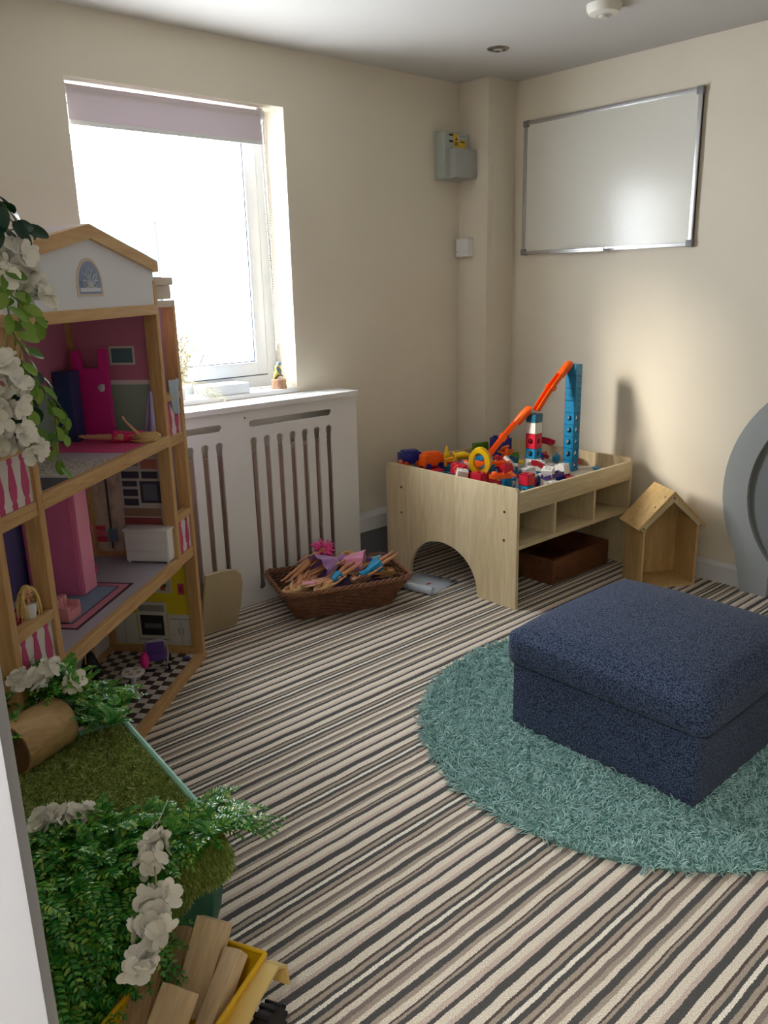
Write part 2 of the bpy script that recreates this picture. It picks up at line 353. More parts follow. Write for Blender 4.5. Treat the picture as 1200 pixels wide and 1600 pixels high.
obj('front_panel', MB().prism([(xl, 0), (xr, 0), (xr, .90), (xl, .90)], .010, mcv, holes=hl), WHITE, rc, smooth=False)
obj('side_panel', MB().bb((xr - .018, -.146, 0), (xr, -.001, .90)), WHITE, rc)
obj('side_panel', MB().bb((xl, -.146, 0), (xl + .018, -.001, .90)), WHITE, rc)
tp = [(xl - .003, -.172), (xr + .003, -.172), (xr + .003, -.001), (xl - .003, -.001)]
def slot(cx, cy, w_, h_): return stadium(cx, cy, w_, h_)
obj('top_shelf', MB().prism(tp, .022, M.Translation((0, 0, .90)), holes=[slot(.20, -.105, .46, .014), slot(.20, -.055, .46, .014), slot(-.38, -.105, .46, .014), slot(-.38, -.055, .46, .014)]), WHITE, rc, smooth=False)
obj('screw', MB().cyl((-.02, -.157, .865), (-.02, -.159, .865), .004, seg=8), plain((120, 110, 100), .5), rc)
rd = thing('radiator', 'ribbed panel radiator behind the slotted white cover', 'radiator', (-1.72, -.07, .14))
rm = MB().bb((-.55, -.01, 0), (.55, .025, .56), .006)
for k in range(33): rm.box((-.53 + k * .033, -.012, .28), (.018, .012, .52), bev=.004)
obj('panel', rm, plain((214, 186, 174), .4), rd)
obj('pipe', MB().cyl((.57, .0, -.139), (.57, .0, .02), .0075).cyl((.545, 0, .02), (.575, 0, .02), .012), plain((150, 120, 90), .3, metal=.7), rd)
obj('pipe', MB().cyl((-.57, .0, -.139), (-.57, .0, .02), .0075).cyl((-.575, 0, .02), (-.545, 0, .02), .012), plain((150, 120, 90), .3, metal=.7), rd)
for x in (-.3, .27): obj('bracket', MB().bb((x, .024, .1), (x + .03, .068, .5)), WHITED, rd)

# ---------------------------------------------------------------- things on the window sill
tb_ = thing('tissue_box', 'pale flat tissue box lying on the window sill', 'box', (-1.70, .075, .945), R(-3))
obj('carton', MB().bb((-.115, -.06, 0), (.105, .06, .048), .003), plain((226, 232, 236), .5), tb_)
obj('slot', MB().prism(stadium(0, 0, .12, .03), .0015, M.Translation((0, 0, .0482))), plain((190, 196, 200), .6), tb_)
bi = thing('bird_ornament', 'small blue and yellow bird ornament on a wooden stump on the window sill', 'ornament', (-1.412, .045, .945))
obj('stump', MB().lathe([(0, 0), (.038, 0), (.034, .02), (.035, .042), (.03, .046), (0, .046)], seg=18), wood('stump_bark', (190, 150, 120), (120, 84, 62), 2, 14, .8, 4, .6), bi)
obj('branch', MB().tube([(-.02, 0, .045), (-.005, -.002, .06), (.01, 0, .064), (.026, .003, .056)], [.004, .004, .004, .003], 8), plain((86, 66, 54), .7), bi)
obj('bird_body', MB().sph((0, 0, .088), (.017, .015, .024), rot=(0, -.35, 0)).tube([(-.008, 0, .078), (-.02, 0, .062), (-.026, 0, .05)], [.009, .006, .004], 8), plain((214, 196, 66), .5), bi)
obj('bird_head', MB().sph((.006, 0, .116), (.012, .0115, .0115)).cyl((.016, 0, .115), (.024, 0, .113), .003, .0005, 8), plain((120, 140, 160), .5), bi)
obj('wing', MB().sph((-.006, -.013, .088), (.011, .004, .021), rot=(0, -.5, 0)).sph((-.006, .013, .088), (.011, .004, .021), rot=(0, -.5, 0)), plain((110, 130, 140), .5), bi)
dv = thing('dried_flower_spray', 'bleached dried flower spray hanging over the end of the sill beside the dollhouse', 'flowers', (-1.93, .06, .945))
dm = MB(); rnd = random.Random(3)
for k in range(7):
    x = rnd.uniform(-.03, .06); p = [V((0, 0, 0)), V((x, rnd.uniform(-.03, .02), .13)), V((x * 2 + rnd.uniform(-.02, .03), rnd.uniform(-.05, .02), rnd.uniform(.2, .33)))]
    pts = [p[0] * (1 - t) ** 2 + p[1] * 2 * t * (1 - t) + p[2] * t * t for t in [i / 10 for i in range(11)]]
    dm.tube(pts, .0013, 5)
    for q in pts[3:]:
        for j in range(6):
            a = V((rnd.uniform(-1, 1), rnd.uniform(-1, 1), rnd.uniform(-.6, 1))).normalized(); dm.cyl(q, q + a * .015, .003, .0012, 6)
            dm.sph(q + a * .015, .0045, seg=6)
for k in range(6):
    e = V((.05 + .02 * k, -.09 - .01 * k, .02 - .006 * k)); dm.tube([(0, 0, .08), (e.x * .7, e.y * .5, .07), e], .0014, 5)
    for j in range(9):
        a = V((rnd.uniform(-1, 1), rnd.uniform(-1, 1), rnd.uniform(-.4, .6))); q = V((e.x * .85, e.y * .8, .05)).lerp(e, j / 8); dm.cyl(q, q + a * .013, .003, .001, 6)
obj('blossom', dm, plain((226, 222, 196), .8, .2), dv)
obj('pot', MB().lathe([(0, 0), (.028, 0), (.036, .05), (.034, .05), (.026, .004), (0, .004)]), plain((220, 220, 216), .4), dv)
stk = MB().cyl((0, 0, 0), (.075, .0, .135), .006, seg=12, bev=.002); o_ = obj('white_rod', stk, plain((230, 226, 224), .5), None); o_.location = (-1.86, .075, .994); tag(o_, 'white rod leaning upward out of the tissue box', 'rod')

# ---------------------------------------------------------------- rug
rug = thing('shaggy_rug', 'round sea green shaggy rug under the navy footstool', 'rug', (-1.424, -1.944, 0))
RR = .735
obj('backing', MB().lathe([(0, 0.001), (RR - .02, .001), (RR - .02, .010), (0, .012)], seg=96), plain((84, 122, 114), .95), rug)
rng = np.random.default_rng(5)
def strands(n, P, D0, L0, rad, sides=3, segs=3, curl=.012):
    """bent yarns: roots P, lean directions D0 (unit-ish), lengths L0"""
    side = np.cross(D0, rng.normal(size=(n, 3))); side /= np.linalg.norm(side, axis=1, keepdims=True)
    s2 = np.cross(D0, side); vs = np.empty((n, segs + 1, sides, 3)); ph = rng.uniform(0, 6.28, n)
    for k in range(segs + 1):
        t = k / segs; lean = D0.copy(); c = P + lean * (L0[:, None] * t)
        c += side * (np.sin(ph + t * 3) - np.sin(ph))[:, None] * curl + s2 * (np.cos(ph + t * 2.5) - np.cos(ph))[:, None] * curl
        c[:, 2] -= (t ** 2) * L0 * .45
        c[:, 2] = np.maximum(c[:, 2], .004)
        r = rad * (1 - .35 * t ** 3)
        for j in range(sides):
            a = 2 * PI * j / sides; vs[:, k, j] = c + (side * math.cos(a) + s2 * math.sin(a)) * r
    fs = []
    for k in range(segs):
        for j in range(sides):
            j2 = (j + 1) % sides; fs.append([k * sides + j, k * sides + j2, (k + 1) * sides + j2, (k + 1) * sides + j])
    fs.append([segs * sides, segs * sides + 1, segs * sides + 2, segs * sides + 2] if sides == 3 else [segs * sides + j for j in range(4)])
    fs = np.array(fs[:-1]); per = (segs + 1) * sides
    return vs.reshape(-1, 3), (fs[None] + (np.arange(n) * per)[:, None, None]).reshape(-1, 4)
n = 34000
rr = RR * np.sqrt(rng.uniform(0, 1, n)) - .015; th = rng.uniform(0, 2 * PI, n); rr = np.abs(rr)
Pn = np.c_[rr * np.cos(th), rr * np.sin(th), np.full(n, .008)]
tuft = np.floor(Pn[:, :2] / .022); hsh = np.sin(tuft[:, 0] * 127.1 + tuft[:, 1] * 311.7) * 43758.5; hsh -= np.floor(hsh); ta = hsh * 2 * PI
Dn = np.c_[np.cos(ta) * .75 + rng.normal(0, .35, n), np.sin(ta) * .75 + rng.normal(0, .35, n), rng.uniform(.5, 1.1, n)]
edge = rr > RR - .05; Dn[edge, 0] += np.cos(th[edge]) * .6; Dn[edge, 1] += np.sin(th[edge]) * .6
Dn /= np.linalg.norm(Dn, axis=1, keepdims=True)
vs, fs = strands(n, Pn, Dn, rng.uniform(.026, .042, n), .0019, curl=.005)
# yarn colour: a little lighter and darker from yarn to yarn
def island_mat(name, cols, rough=.8, spec=.2, scale=0):
    x, t, N, L, b = nt(name); g = N.new('ShaderNodeNewGeometry'); cr = N.new('ShaderNodeValToRGB')
    L.new(g.outputs['Random Per Island'], cr.inputs[0]); L.new(cr.outputs[0], b.inputs['Base Color']); b.inputs['Roughness'].default_value = rough; b.inputs['Specular IOR Level'].default_value = spec
    cr.color_ramp.elements[0].color = lin(cols[0]); cr.color_ramp.elements[1].color = lin(cols[-1])
    for i in range(1, len(cols) - 1): e = cr.color_ramp.elements.new(i / (len(cols) - 1)); e.color = lin(cols[i])
    return x
tag(npobj('pile', vs, fs, island_mat('rug_yarn', [(132, 168, 164), (152, 188, 182), (176, 208, 200)], .75), rug), kind='stuff')

# ---------------------------------------------------------------- footstool
def fabric(name, c1, c2, sc=260):
    x, t, N, L, b = nt(name); b.inputs['Roughness'].default_value = .9; b.inputs['Specular IOR Level'].default_value = .15; b.inputs['Sheen Weight'].default_value = .08
    tc = N.new('ShaderNodeTexCoord'); vo = N.new('ShaderNodeTexVoronoi'); vo.inputs['Scale'].default_value = sc; vo.inputs['Randomness'].default_value = 1; L.new(tc.outputs['Object'], vo.inputs[0])
    cr = N.new('ShaderNodeValToRGB'); cr.color_ramp.elements[0].position = .1; cr.color_ramp.elements[1].position = .65; cr.color_ramp.elements[0].color = lin(c1); cr.color_ramp.elements[1].color = lin(c2)
    L.new(vo.outputs['Distance'], cr.inputs[0])
    mx = N.new('ShaderNodeMixRGB'); mx.blend_type = 'MULTIPLY'; mx.inputs[0].default_value = .5; L.new(cr.outputs[0], mx.inputs[1])
    r2 = N.new('ShaderNodeMapRange'); r2.inputs[3].default_value = .55; r2.inputs[4].default_value = 1.5; L.new(vo.outputs['Color'], r2.inputs[0]); L.new(r2.outputs[0], mx.inputs[2]); L.new(mx.outputs[0], b.inputs['Base Color'])
    u = N.new('ShaderNodeBump'); u.inputs['Strength'].default_value = .6; u.inputs['Distance'].default_value = .002; u.invert = True; L.new(vo.outputs['Distance'], u.inputs['Height']); L.new(u.outputs[0], b.inputs['Normal'])
    return x
NAVY = fabric('navy_weave', (92, 106, 134), (34, 44, 66), 230)
fo = thing('footstool', 'square navy blue upholstered footstool standing on the green rug', 'footstool', (-1.425, -1.985, .012))
hx, hy = .325, .325
def cushion(hx, hy, z0, z1, crown, n=22, bulge=.012, e=.022):
    """rounded box with a crowned top and slightly bulging sides"""
    t = bmesh.new(); bmesh.ops.create_cube(t, size=2); bmesh.ops.subdivide_edges(t, edges=t.edges[:], cuts=n, use_grid_fill=True)
    for v in t.verts:
        x, y, z = v.co
        H_ = (z1 - z0) / 2; X, Y, Z = x * hx, y * hy, z * H_
        # round the edges
        q = [hx - e, hy - e, H_ - e]; c = V((max(-q[0], min(q[0], X)), max(-q[1], min(q[1], Y)), max(-q[2], min(q[2], Z)))); d = V((X, Y, Z)) - c
        if d.length > 1e-9: p = c + d.normalized() * min(e, d.length * 1.0) if d.length > e else c + d
        else: p = V((X, Y, Z))
        fx = (1 - min(1, abs(x)) ** 2.6) ; fy = (1 - min(1, abs(y)) ** 2.6)
        if z > 0: p.z += crown * (fx * fy) ** .7 * (p.z / H_)
        if abs(z) < .98:
            bz = (1 - (z) ** 2) * bulge
            if abs(x) > .98: p.x += math.copysign(bz * fy ** .3, x)
            if abs(y) > .98: p.y += math.copysign(bz * fx ** .3, y)
        v.co = p + V((0, 0, (z0 + z1) / 2))
    m_ = MB(); m_._put(t); return m_
obj('base', cushion(hx - .006, hy - .006, .0, .225, 0, 14, .002, .012), NAVY, fo)
obj('seat_cushion', cushion(hx + .012, hy + .012, .215, .335, .048, e=.030, bulge=.010), NAVY, fo)
sm_ = MB()
for zz in (.329, ):
    P = []
    for k in range(4):
        sx, sy = ((1, 1), (-1, 1), (-1, -1), (1, -1))[k]
        for j in range(5): a = PI / 2 * (k + j / 4); P.append((sx * (hx - .030) + .03 * math.cos(a), sy * (hy - .030) + .03 * math.sin(a), zz - .004))
    sm_.tube([V(p) for p in P], .0032, 6, closed=True)
obj('piping', sm_, NAVY, fo)
for sx in (-1, 1):
    for sy in (-1, 1): obj('leg', MB().cyl((sx * .28, sy * .28, -.006), (sx * .28, sy * .28, .004), .02), BLACK, fo)

# ---------------------------------------------------------------- play table
pt_ = thing('play_table', 'birch play table with arch cut side holding a heap of marble run toys', 'table', (-.5145, -.6235, 0))
TX, TY = .4495, .4205
def archpanel(x, label=False):
    P = [(-TY, 0), (-.195, 0)]
    ar = [(.03 - .225 * math.cos(PI * k / 18), .215 * math.sin(PI * k / 18) ** .9) for k in range(19)]
    P = [(-TY, 0)] + [(p[0], p[1]) for p in ar] + [(TY, 0), (TY, .53), (TY - .004, .545), (TY - .015, .552), (-TY + .015, .552), (-TY + .004, .545), (-TY, .535)]
    return MB().prism(P, .018, M(((0, 0, 1, x), (1, 0, 0, 0), (0, 1, 0, 0), (0, 0, 0, 1))))
# local y axis: the arch is a little nearer the back edge
for nm, x in (('side_panel', -TX), ('side_panel', TX - .018)):
    p = obj(nm, archpanel(x), BIRCH, pt_, smooth=False)
    if x < 0:
        for y in (-.35, .31):
            for z in (.44, .31): obj('screw', MB().cyl((x - .0015, y, z), (x, y, z), .006, seg=12), plain((60, 50, 40), .5), p)
obj('apron', MB().bb((-TX + .018, -TY, .458), (TX - .018, -TY + .016, .535), .002), BIRCHX, pt_)
obj('apron', MB().bb((-TX + .018, TY - .016, .458), (TX - .018, TY, .535), .002), BIRCHX, pt_)
obj('tray', MB().bb((-TX + .018, -TY + .016, .462), (TX - .018, TY - .016, .478)), plain((206, 200, 190), .5, noise=.05, nscale=12), pt_)
obj('rail', MB().bb((-TX + .018, -TY + .004, .440), (TX - .018, -TY + .020, .458)), BIRCHX, pt_)
obj('shelf', MB().bb((-TX + .018, -TY + .002, .275), (TX - .018, -TY + .30, .293)), BIRCHX, pt_)
for x in (-.165, .145): obj('divider', MB().bb((x - .008, -TY + .008, .293), (x + .008, -TY + .30, .462)), BIRCH, pt_)
obj('back_panel', MB().bb((-TX + .018, -TY + .30, .275), (TX - .018, -TY + .31, .462)), BIRCHX, pt_)
cr_ = thing('wooden_crate', 'stained brown wooden crate on the carpet under the play table', 'crate', (-.37, -.78, 0))
def tray_parts(par, hx_, hy_, h, t, mat, inner=None):
    obj('base', MB().bb((-hx_ + t, -hy_ + t, .002), (hx_ - t, hy_ - t, .010)), mat, par)
    for a, b in (((-hx_, -hy_, 0), (hx_, -hy_ + t, h)), ((-hx_, hy_ - t, 0), (hx_, hy_, h)), ((-hx_, -hy_ + t, 0), (-hx_ + t, hy_ - t, h)), ((hx_ - t, -hy_ + t, 0), (hx_, hy_ - t, h))):
        obj('side_board', MB().bb(a, b, .002), mat, par)
tray_parts(cr_, .233, .197, .125, .014, BROWN)
obj('knot', MB().cyl((-.20, -.1972, .03), (-.20, -.198, .03), .007), BLACK, cr_)

# ---------------------------------------------------------------- house shaped shelf box
hb = thing('house_shelf', 'open plywood house shaped box with a pitched roof beside the play table', 'shelf', (-.126, -1.446, 0), R(-33))
W_, D_, HE, HA = .274, .190, .312, .452
PT_ = .010
hp = [(-W_, 0), (0, 0), (0, HE), (-W_ / 2, HA), (-W_, HE)]
hi = [(-W_ + PT_, PT_), (-PT_, PT_), (-PT_, HE), (-W_ / 2, HA - PT_ * 1.2), (-W_ + PT_, HE)]
mh = lambda y: M(((1, 0, 0, 0), (0, 0, -1, y), (0, 1, 0, 0), (0, 0, 0, 1)))
obj('walls', MB().bb((-W_, 0, 0), (-W_ + PT_, D_, HE)).bb((-PT_, 0, 0), (0, D_, HE)), PLY, hb)
obj('base', MB().bb((-W_ + PT_, .001, 0), (-PT_, D_, .012)), PLY, hb)
obj('back_panel', MB().prism(hp, .006, mh(D_)), PLY, hb, smooth=False)
fm = MB()
for sx in (-1, 1):
    c = -W_ / 2
    P = [(c, HA + .002), (c, HA - .034), (c + sx * (W_ / 2 + .010), HE - .024 - .006), (c + sx * (W_ / 2 + .016), HE - .002)]
    fm.prism(P if sx > 0 else P[::-1], .014, mh(.006))
obj('gable_frame', fm, BIRCH, hb, smooth=False)
for sx in (-1, 1):
    c = -W_ / 2; n_ = V((sx * (HA - HE), 0, W_ / 2)).normalized(); a0 = V((c, 0, HA)); a1 = V((c + sx * (W_ / 2 + .024), 0, HE - .024)); P = [a0, a1, a1 + n_ * .012, a0 + V((0, 0, .017))]
    if sx > 0: P[0] = P[0]; 
    obj('roof_panel', MB().prism([(p.x, p.z) for p in P], D_ + .012, M(((1, 0, 0, 0), (0, 0, -1, D_ + .002), (0, 1, 0, 0), (0, 0, 0, 1)))), PLY, hb, smooth=False)
for x, z in ((-W_ / 2, HA - .014), (-W_ - .004, HE - .014), (.004, HE - .014)): obj('screw', MB().cyl((x, -.009, z), (x, -.0075, z), .005, seg=12), plain((110, 100, 90), .4, metal=.6), hb)
obj('screw', MB().cyl((-.21, .02, .3885), (-.214, .02, .3925), .004), BLACK, hb); obj('screw', MB().cyl((-.165, .02, .434), (-.169, .02, .438), .004), BLACK, hb)

# ---------------------------------------------------------------- grey arch
ga = thing('arch_panel', 'tall grey round arch play panel against the right hand wall', 'arch', (-.018, -2.08, 0))
P = []; cz, Ro, Ri = .48, .574, .46
a0 = math.asin((cz - .185) / Ro)
P.append((.45, 0)); P.append((.45, .0)) 
P = [(.452, 0)] + [(Ro * math.cos(-a0 + (PI + 2 * a0) * k / 48), cz + Ro * math.sin(-a0 + (PI + 2 * a0) * k / 48)) for k in range(49)] + [(-.452, 0), (-.33, 0)]
b0 = math.asin((cz - .16) / Ri)
P += [(Ri * math.cos(PI + b0 - (PI + 2 * b0) * k / 48), cz + Ri * math.sin(PI + b0 - (PI + 2 * b0) * k / 48)) for k in range(49)] + [(.33, 0)]
GREYA = plain((158, 163, 164), .5, .4)
obj('arch', MB().prism(P, .03, M(((0, 0, -1, 0), (1, 0, 0, 0), (0, 1, 0, 0), (0, 0, 0, 1)))), GREYA, ga, smooth=False)
obj('inner_panel', MB().prism([(Ri * 1.01 * math.cos(2 * PI * k / 64), cz + Ri * 1.01 * math.sin(2 * PI * k / 64)) for k in range(64)], .008, M(((0, 0, -1, .002), (1, 0, 0, 0), (0, 1, 0, 0), (0, 0, 0, 1)))), plain((126, 130, 132), .6), ga, smooth=False)

# ---------------------------------------------------------------- wooden board leaning on the cover
bd = MB()
P = [(0, 0), (.165, 0), (.178, .012), (.186, .10), (.184, .21), (.170, .262), (.142, .290), (.09, .302), (0, .302)]
bd.prism(P, .012)
o_ = obj('wooden_board', bd, plain((186, 168, 136), .6, noise=.06, nscale=60, bump=.1, bscale=120), None, smooth=False)
o_.matrix_world = M.Translation((-2.11, -.280, 0)) @ M.Rotation(R(90 + 16), 4, 'X')
tag(o_, 'tan board with one rounded corner leaning against the radiator cover', 'board')

# ---------------------------------------------------------------- wicker basket
bk = thing('wicker_basket', 'brown wicker basket full of fashion dolls on the carpet by the radiator cover', 'basket', (-1.472, -.425, 0), R(-20))
def rring(hx_, hy_, r, z, n=56, lift=0):
    P = []
    for k in range(4):
        sx, sy = ((1, 1), (-1, 1), (-1, -1), (1, -1))[k]
        for j in range(5):
            a = PI / 2 * (k + j / 4); P.append(V((sx * (hx_ - r) + r * math.cos(a), sy * (hy_ - r) + r * math.sin(a), z)))
    # resample by length
    L = [0]
    for i in range(len(P)): L.append(L[-1] + (P[(i + 1) % len(P)] - P[i]).length)
    out = []
    for k in range(n):
        t = L[-1] * k / n; i = max(j for j in range(len(P)) if L[j] <= t + 1e-9); f = (t - L[i]) / max(1e-9, L[i + 1] - L[i]); q = P[i].lerp(P[(i + 1) % len(P)], f)
        q.z += lift * ((abs(q.x) / hx_) ** 6) * ((abs(q.y) / hy_) ** 6); out.append(q)
    return out
WK = plain((112, 70, 44), .5, .5, noise=.4, nscale=30); WKR = plain((130, 86, 58), .5, .5, noise=.35, nscale=60)
def bsize(z): t = (z / .13) ** 1.25; return .222 + .072 * t, .118 + .052 * t
bm_ = MB(); NS = 44
for row in range(14):
    z = .008 + row * .0096; hx_, hy_ = bsize(z); ring = rring(hx_, hy_, .035, z, NS * 2)
    ctr = V((0, 0, z)); pts = []
    for i, q in enumerate(ring):
        d = q - ctr; d.z = 0; d.normalize(); ph = (i // 2 + row) % 2
        off = .0048 * (1 if ph else -1) if i % 2 else 0; pts.append(q + d * off)
    bm_.tube(pts, .0049, 6, closed=True)
obj('woven_wall', bm_, WK, bk)
st_ = MB()
for i in range(NS):
    pts = []
    for z in (0, .03, .06, .09, .128): hx_, hy_ = bsize(z); q = rring(hx_, hy_, .035, z, NS * 2)[i * 2 + 1]; pts.append(q)
    st_.tube(pts, .0034, 5)
obj('stake', st_, WK, bk, kind='stuff')
obj('base', MB().bb((-.215, -.112, .002), (.215, .112, .008)), WK, bk)
rm_ = MB()
for s_ in range(3):
    hx_, hy_ = .299, .176; ring = rring(hx_, hy_, .045, .140, 168, .012); pts = []
    for i, q in enumerate(ring):
        a = i / 168 * 2 * PI * 20 + s_ * 2 * PI / 3; d = q.copy(); d.z = 0; d.normalize(); pts.append(q + d * .0070 * math.cos(a) + V((0, 0, .0070 * math.sin(a))))
    rm_.tube(pts, .0055, 6, closed=True)
obj('braided_rim', rm_, WKR, bk)

# ---------------------------------------------------------------- dolls
SKIN = plain((206, 146, 104), .45, .4, sss=.1); SKIN2 = plain((222, 170, 134), .45, .4, sss=.1)
def limb(mb, pts, rs, seg=10):
    n = 6; P = []; Q = []
    for i in range(len(pts) - 1):
        for k in range(n): t = k / n; P.append(V(pts[i]).lerp(V(pts[i + 1]), t)); Q.append(rs[i] * (1 - t) + rs[i + 1] * t)
    P.append(V(pts[-1])); Q.append(rs[-1]); mb.tube(P, Q, seg)
    for p, r in zip(pts, rs): mb.sph(p, r * .99, seg=10)
def doll(label, J, hairc, group, loc, rot, skin=SKIN, dress=None, top=None, sc=1, hair='long', hands=True, shoes=None):
    """J: joints - head, neck, chest, hip, then per arm (elbow, wrist, hand tip) and per leg (knee, ankle, toe)"""
    t = thing('fashion_doll', label, 'doll', loc, 0, group); t.rotation_euler = rot; t.scale = (sc, sc, sc)
    b = MB(); hd, nk, ch, hp_ = [V(J[k]) for k in ('head', 'neck', 'chest', 'hip')]
    up = (hd - nk).normalized(); sd_ = V(J.get('side', (0, 1, 0))).normalized()
    b.sph(hd, (.0145, .0135, .018), seg=14, rot=(up.to_track_quat('Z', 'Y')).to_euler())
    fw = sd_.cross(up).normalized()
    b.cyl(hd + fw * .0125 - up * .001, hd + fw * .0175 - up * .004, .0028, .0012, 8)          # nose
    limb(b, [hd - up * .01, nk, ch], [.0045, .005, .011])
    limb(b, [ch + (hp_ - ch) * -.1, ch, ch.lerp(hp_, .55), hp_], [.011, .0165, .0115, .0165])
    for s_, a in ((1, J['armL']), (-1, J['armR'])):
        sh = ch + sd_ * s_ * .019 + (ch - hp_).normalized() * .006
        limb(b, [ch, sh, V(a[0]), V(a[1])], [.008, .0068, .0052, .0036])
        h = V(a[2]) - V(a[1]); h.normalize(); w_ = V(a[1]); q = h.orthogonal().normalized(); q2 = h.cross(q)
        b.sph(w_ + h * .006, (.0045, .0028, .007), seg=8, rot=h.to_track_quat('Z', 'Y').to_euler())
        for f in range(4): L2 = (.010, .012, .0115, .009)[f]; o0 = w_ + h * .010 + q * (f - 1.5) * .0019; b.tube([o0, o0 + h * L2 * .6, o0 + h * L2 + q2 * .002], [.0011, .001, .0007], 5)
        b.tube([w_ + h * .005, w_ + h * .010 + q * .006, w_ + h * .014 + q * .007], [.0012, .0011, .0008], 5)
    for s_, a in ((1, J['legL']), (-1, J['legR'])):
        th_ = hp_ + sd_ * s_ * .0095
        limb(b, [hp_, th_, V(a[0]), V(a[0]).lerp(V(a[1]), .3), V(a[1])], [.014, .0125, .0082, .0084, .0044])
        limb(b, [V(a[1]), V(a[2])], [.0046, .0034])
    o = obj('body', b, skin, t); rmf = o.modifiers.new('skin', 'REMESH'); rmf.mode = 'VOXEL'; rmf.voxel_size = .0011; rmf.use_smooth_shade = True
    sm__ = o.modifiers.new('smooth', 'SMOOTH'); sm__.factor = .5; sm__.iterations = 3
    face = MB()
    for s_ in (-1, 1): face.sph(hd + fw * .0128 + sd_ * s_ * .0052 + up * .002, (.0022, .0022, .0016), seg=8, mi=0)
    face.sph(hd + fw * .0122 - up * .0085, (.0032, .0032, .0013), seg=8, mi=1)
    obj('face_paint', face, [plain((40, 50, 70), .3), plain((190, 60, 80), .4)], t)
    hm = MB(); rn = random.Random(label); bk_ = -fw
    hm.sph(hd + bk_ * .004 + up * .003, (.0165, .0155, .0185), seg=14, rot=(up.to_track_quat('Z', 'Y')).to_euler())
    nst = 46 if hair != 'curly' else 60; Lh = .075 if hair == 'long' else .04
    for k in range(nst):
        a = rn.uniform(-2.2, 2.2); d0 = (bk_ * math.cos(a) + sd_ * math.sin(a)); p0 = hd + up * rn.uniform(0, .017) + d0 * .010
        if hair == 'curly':
            dr = V((rn.uniform(-1, 1), rn.uniform(-1, 1), rn.uniform(-1, 1))).normalized(); dr = (dr + bk_ * .5 + up * .3).normalized(); P = [hd + dr * (.016 + .0072 * j) + V((math.cos(j * 1.6 + k), math.sin(j * 1.6 + k * 2), math.sin(j * 1.2 + k * 3))) * .005 for j in range(6)]; hm.tube(P, [.004, .0056, .006, .0056, .0042, .002], 5)
        else:
            e = rn.uniform(.7, 1.1) * Lh; sw = V((rn.uniform(-1, 1), rn.uniform(-1, 1), rn.uniform(-.3, .3))) * .012
            P = [p0, p0 + d0 * .010 - up * .012, p0 + d0 * .012 - up * e * .5 + sw * .5, p0 + d0 * .012 - up * e + sw]; hm.tube(P, [.003, .0036, .003, .001], 5)
    obj('hair', hm, plain(hairc, .4, .6, noise=.2, nscale=200), t)
    if top: 
        ct = MB(); ct.tube([ch + (ch - hp_).normalized() * .012, ch, ch.lerp(hp_, .5), hp_.lerp(ch, .15)], [.0165, .0192, .0145, .0185], 16); obj('top', ct, top, t)
    if dress:
        mt, r1, Ld = dress; knee = (V(J['legL'][0]) + V(J['legR'][0])) / 2; ax = (knee - hp_).normalized(); dm_ = MB(); nn = 40; rows = 7; vs = []
        q = ax.orthogonal().normalized(); q2 = ax.cross(q); w0 = ch.lerp(hp_, .55)
        for i in range(rows + 1):
            t_ = i / rows; c = w0.lerp(hp_ + ax * Ld, t_)
            for j in range(nn):
                a = 2 * PI * j / nn; r = (.0135 + (r1 - .0135) * t_ ** .75) * (1 + .10 * t_ * math.sin(a * 9 + rn.random() * .4)); vs.append(c + q * r * math.cos(a) + q2 * r * math.sin(a))
        dm_.raw(vs, [(i * nn + j, i * nn + (j + 1) % nn, (i + 1) * nn + (j + 1) % nn, (i + 1) * nn + j) for i in range(rows) for j in range(nn)])
        o = obj('skirt', dm_, mt, t); so = o.modifiers.new('cloth', 'SOLIDIFY'); so.thickness = .0012
    if shoes:
        sh_ = MB()
        for k in ('legL', 'legR'): a = J[k]; limb(sh_, [V(a[1]), V(a[2])], [.0062, .0052])
        obj('shoes', sh_, shoes, t)
    return t
def straight(armup=.2, spread=.012, bend=0, al=None, ar=None):
    """a doll about 29 cm long lying along local x, feet towards +x, face up (+z)"""
    J = dict(side=(0, 1, 0), head=(-.130, 0, .002), neck=(-.109, 0, 0), chest=(-.085, 0, 0), hip=(-.025, 0, 0))
    J['armL'] = al or [(-.058, .034, .004), (-.022, .036, .006), (-.01, .036, .006)]
    J['armR'] = ar or [(-.058, -.034, .004), (-.022, -.036, .006), (-.01, -.036, .006)]
    J['legL'] = [(.040, spread, bend), (.100, spread * 1.1, bend * .3), (.118, spread * 1.1, .004 + bend * .3)]
    J['legR'] = [(.040, -spread, bend * .4), (.100, -spread * 1.1, 0), (.118, -spread * 1.1, .004)]
    return J
GD = 'fashion dolls lying in the wicker basket'
TULLE = plain((170, 120, 190), .6, .4, sheen=.6, noise=.15, nscale=60); PINKS = plain((236, 150, 190), .5, .5, sheen=.6, noise=.12, nscale=120); CYAN = plain((20, 140, 190), .5)
BA = R(-20)
def B(x, y, z):
    return (-1.472 + x * math.cos(BA) - y * math.sin(BA), -.425 + x * math.sin(BA) + y * math.cos(BA), z)
def bd_(label, hair_c, x, y, z, ang, pitch, **kw): return doll(label, straight(**kw.pop('J', {})), hair_c, GD, B(x, y, z), (0, R(pitch), BA + R(ang)), **kw)
bd_('doll with a ball of pink curly hair at the back left of the basket', (244, 80, 160), -.150, .045, .186, -150, 16, hair='curly', sc=1.1)
bd_('doll in a full lilac tulle gown in the middle of the basket', (214, 184, 120), -.035, .030, .182, 200, 8, J=dict(spread=.01), sc=1.05, dress=(TULLE, .070, .085), top=TULLE)
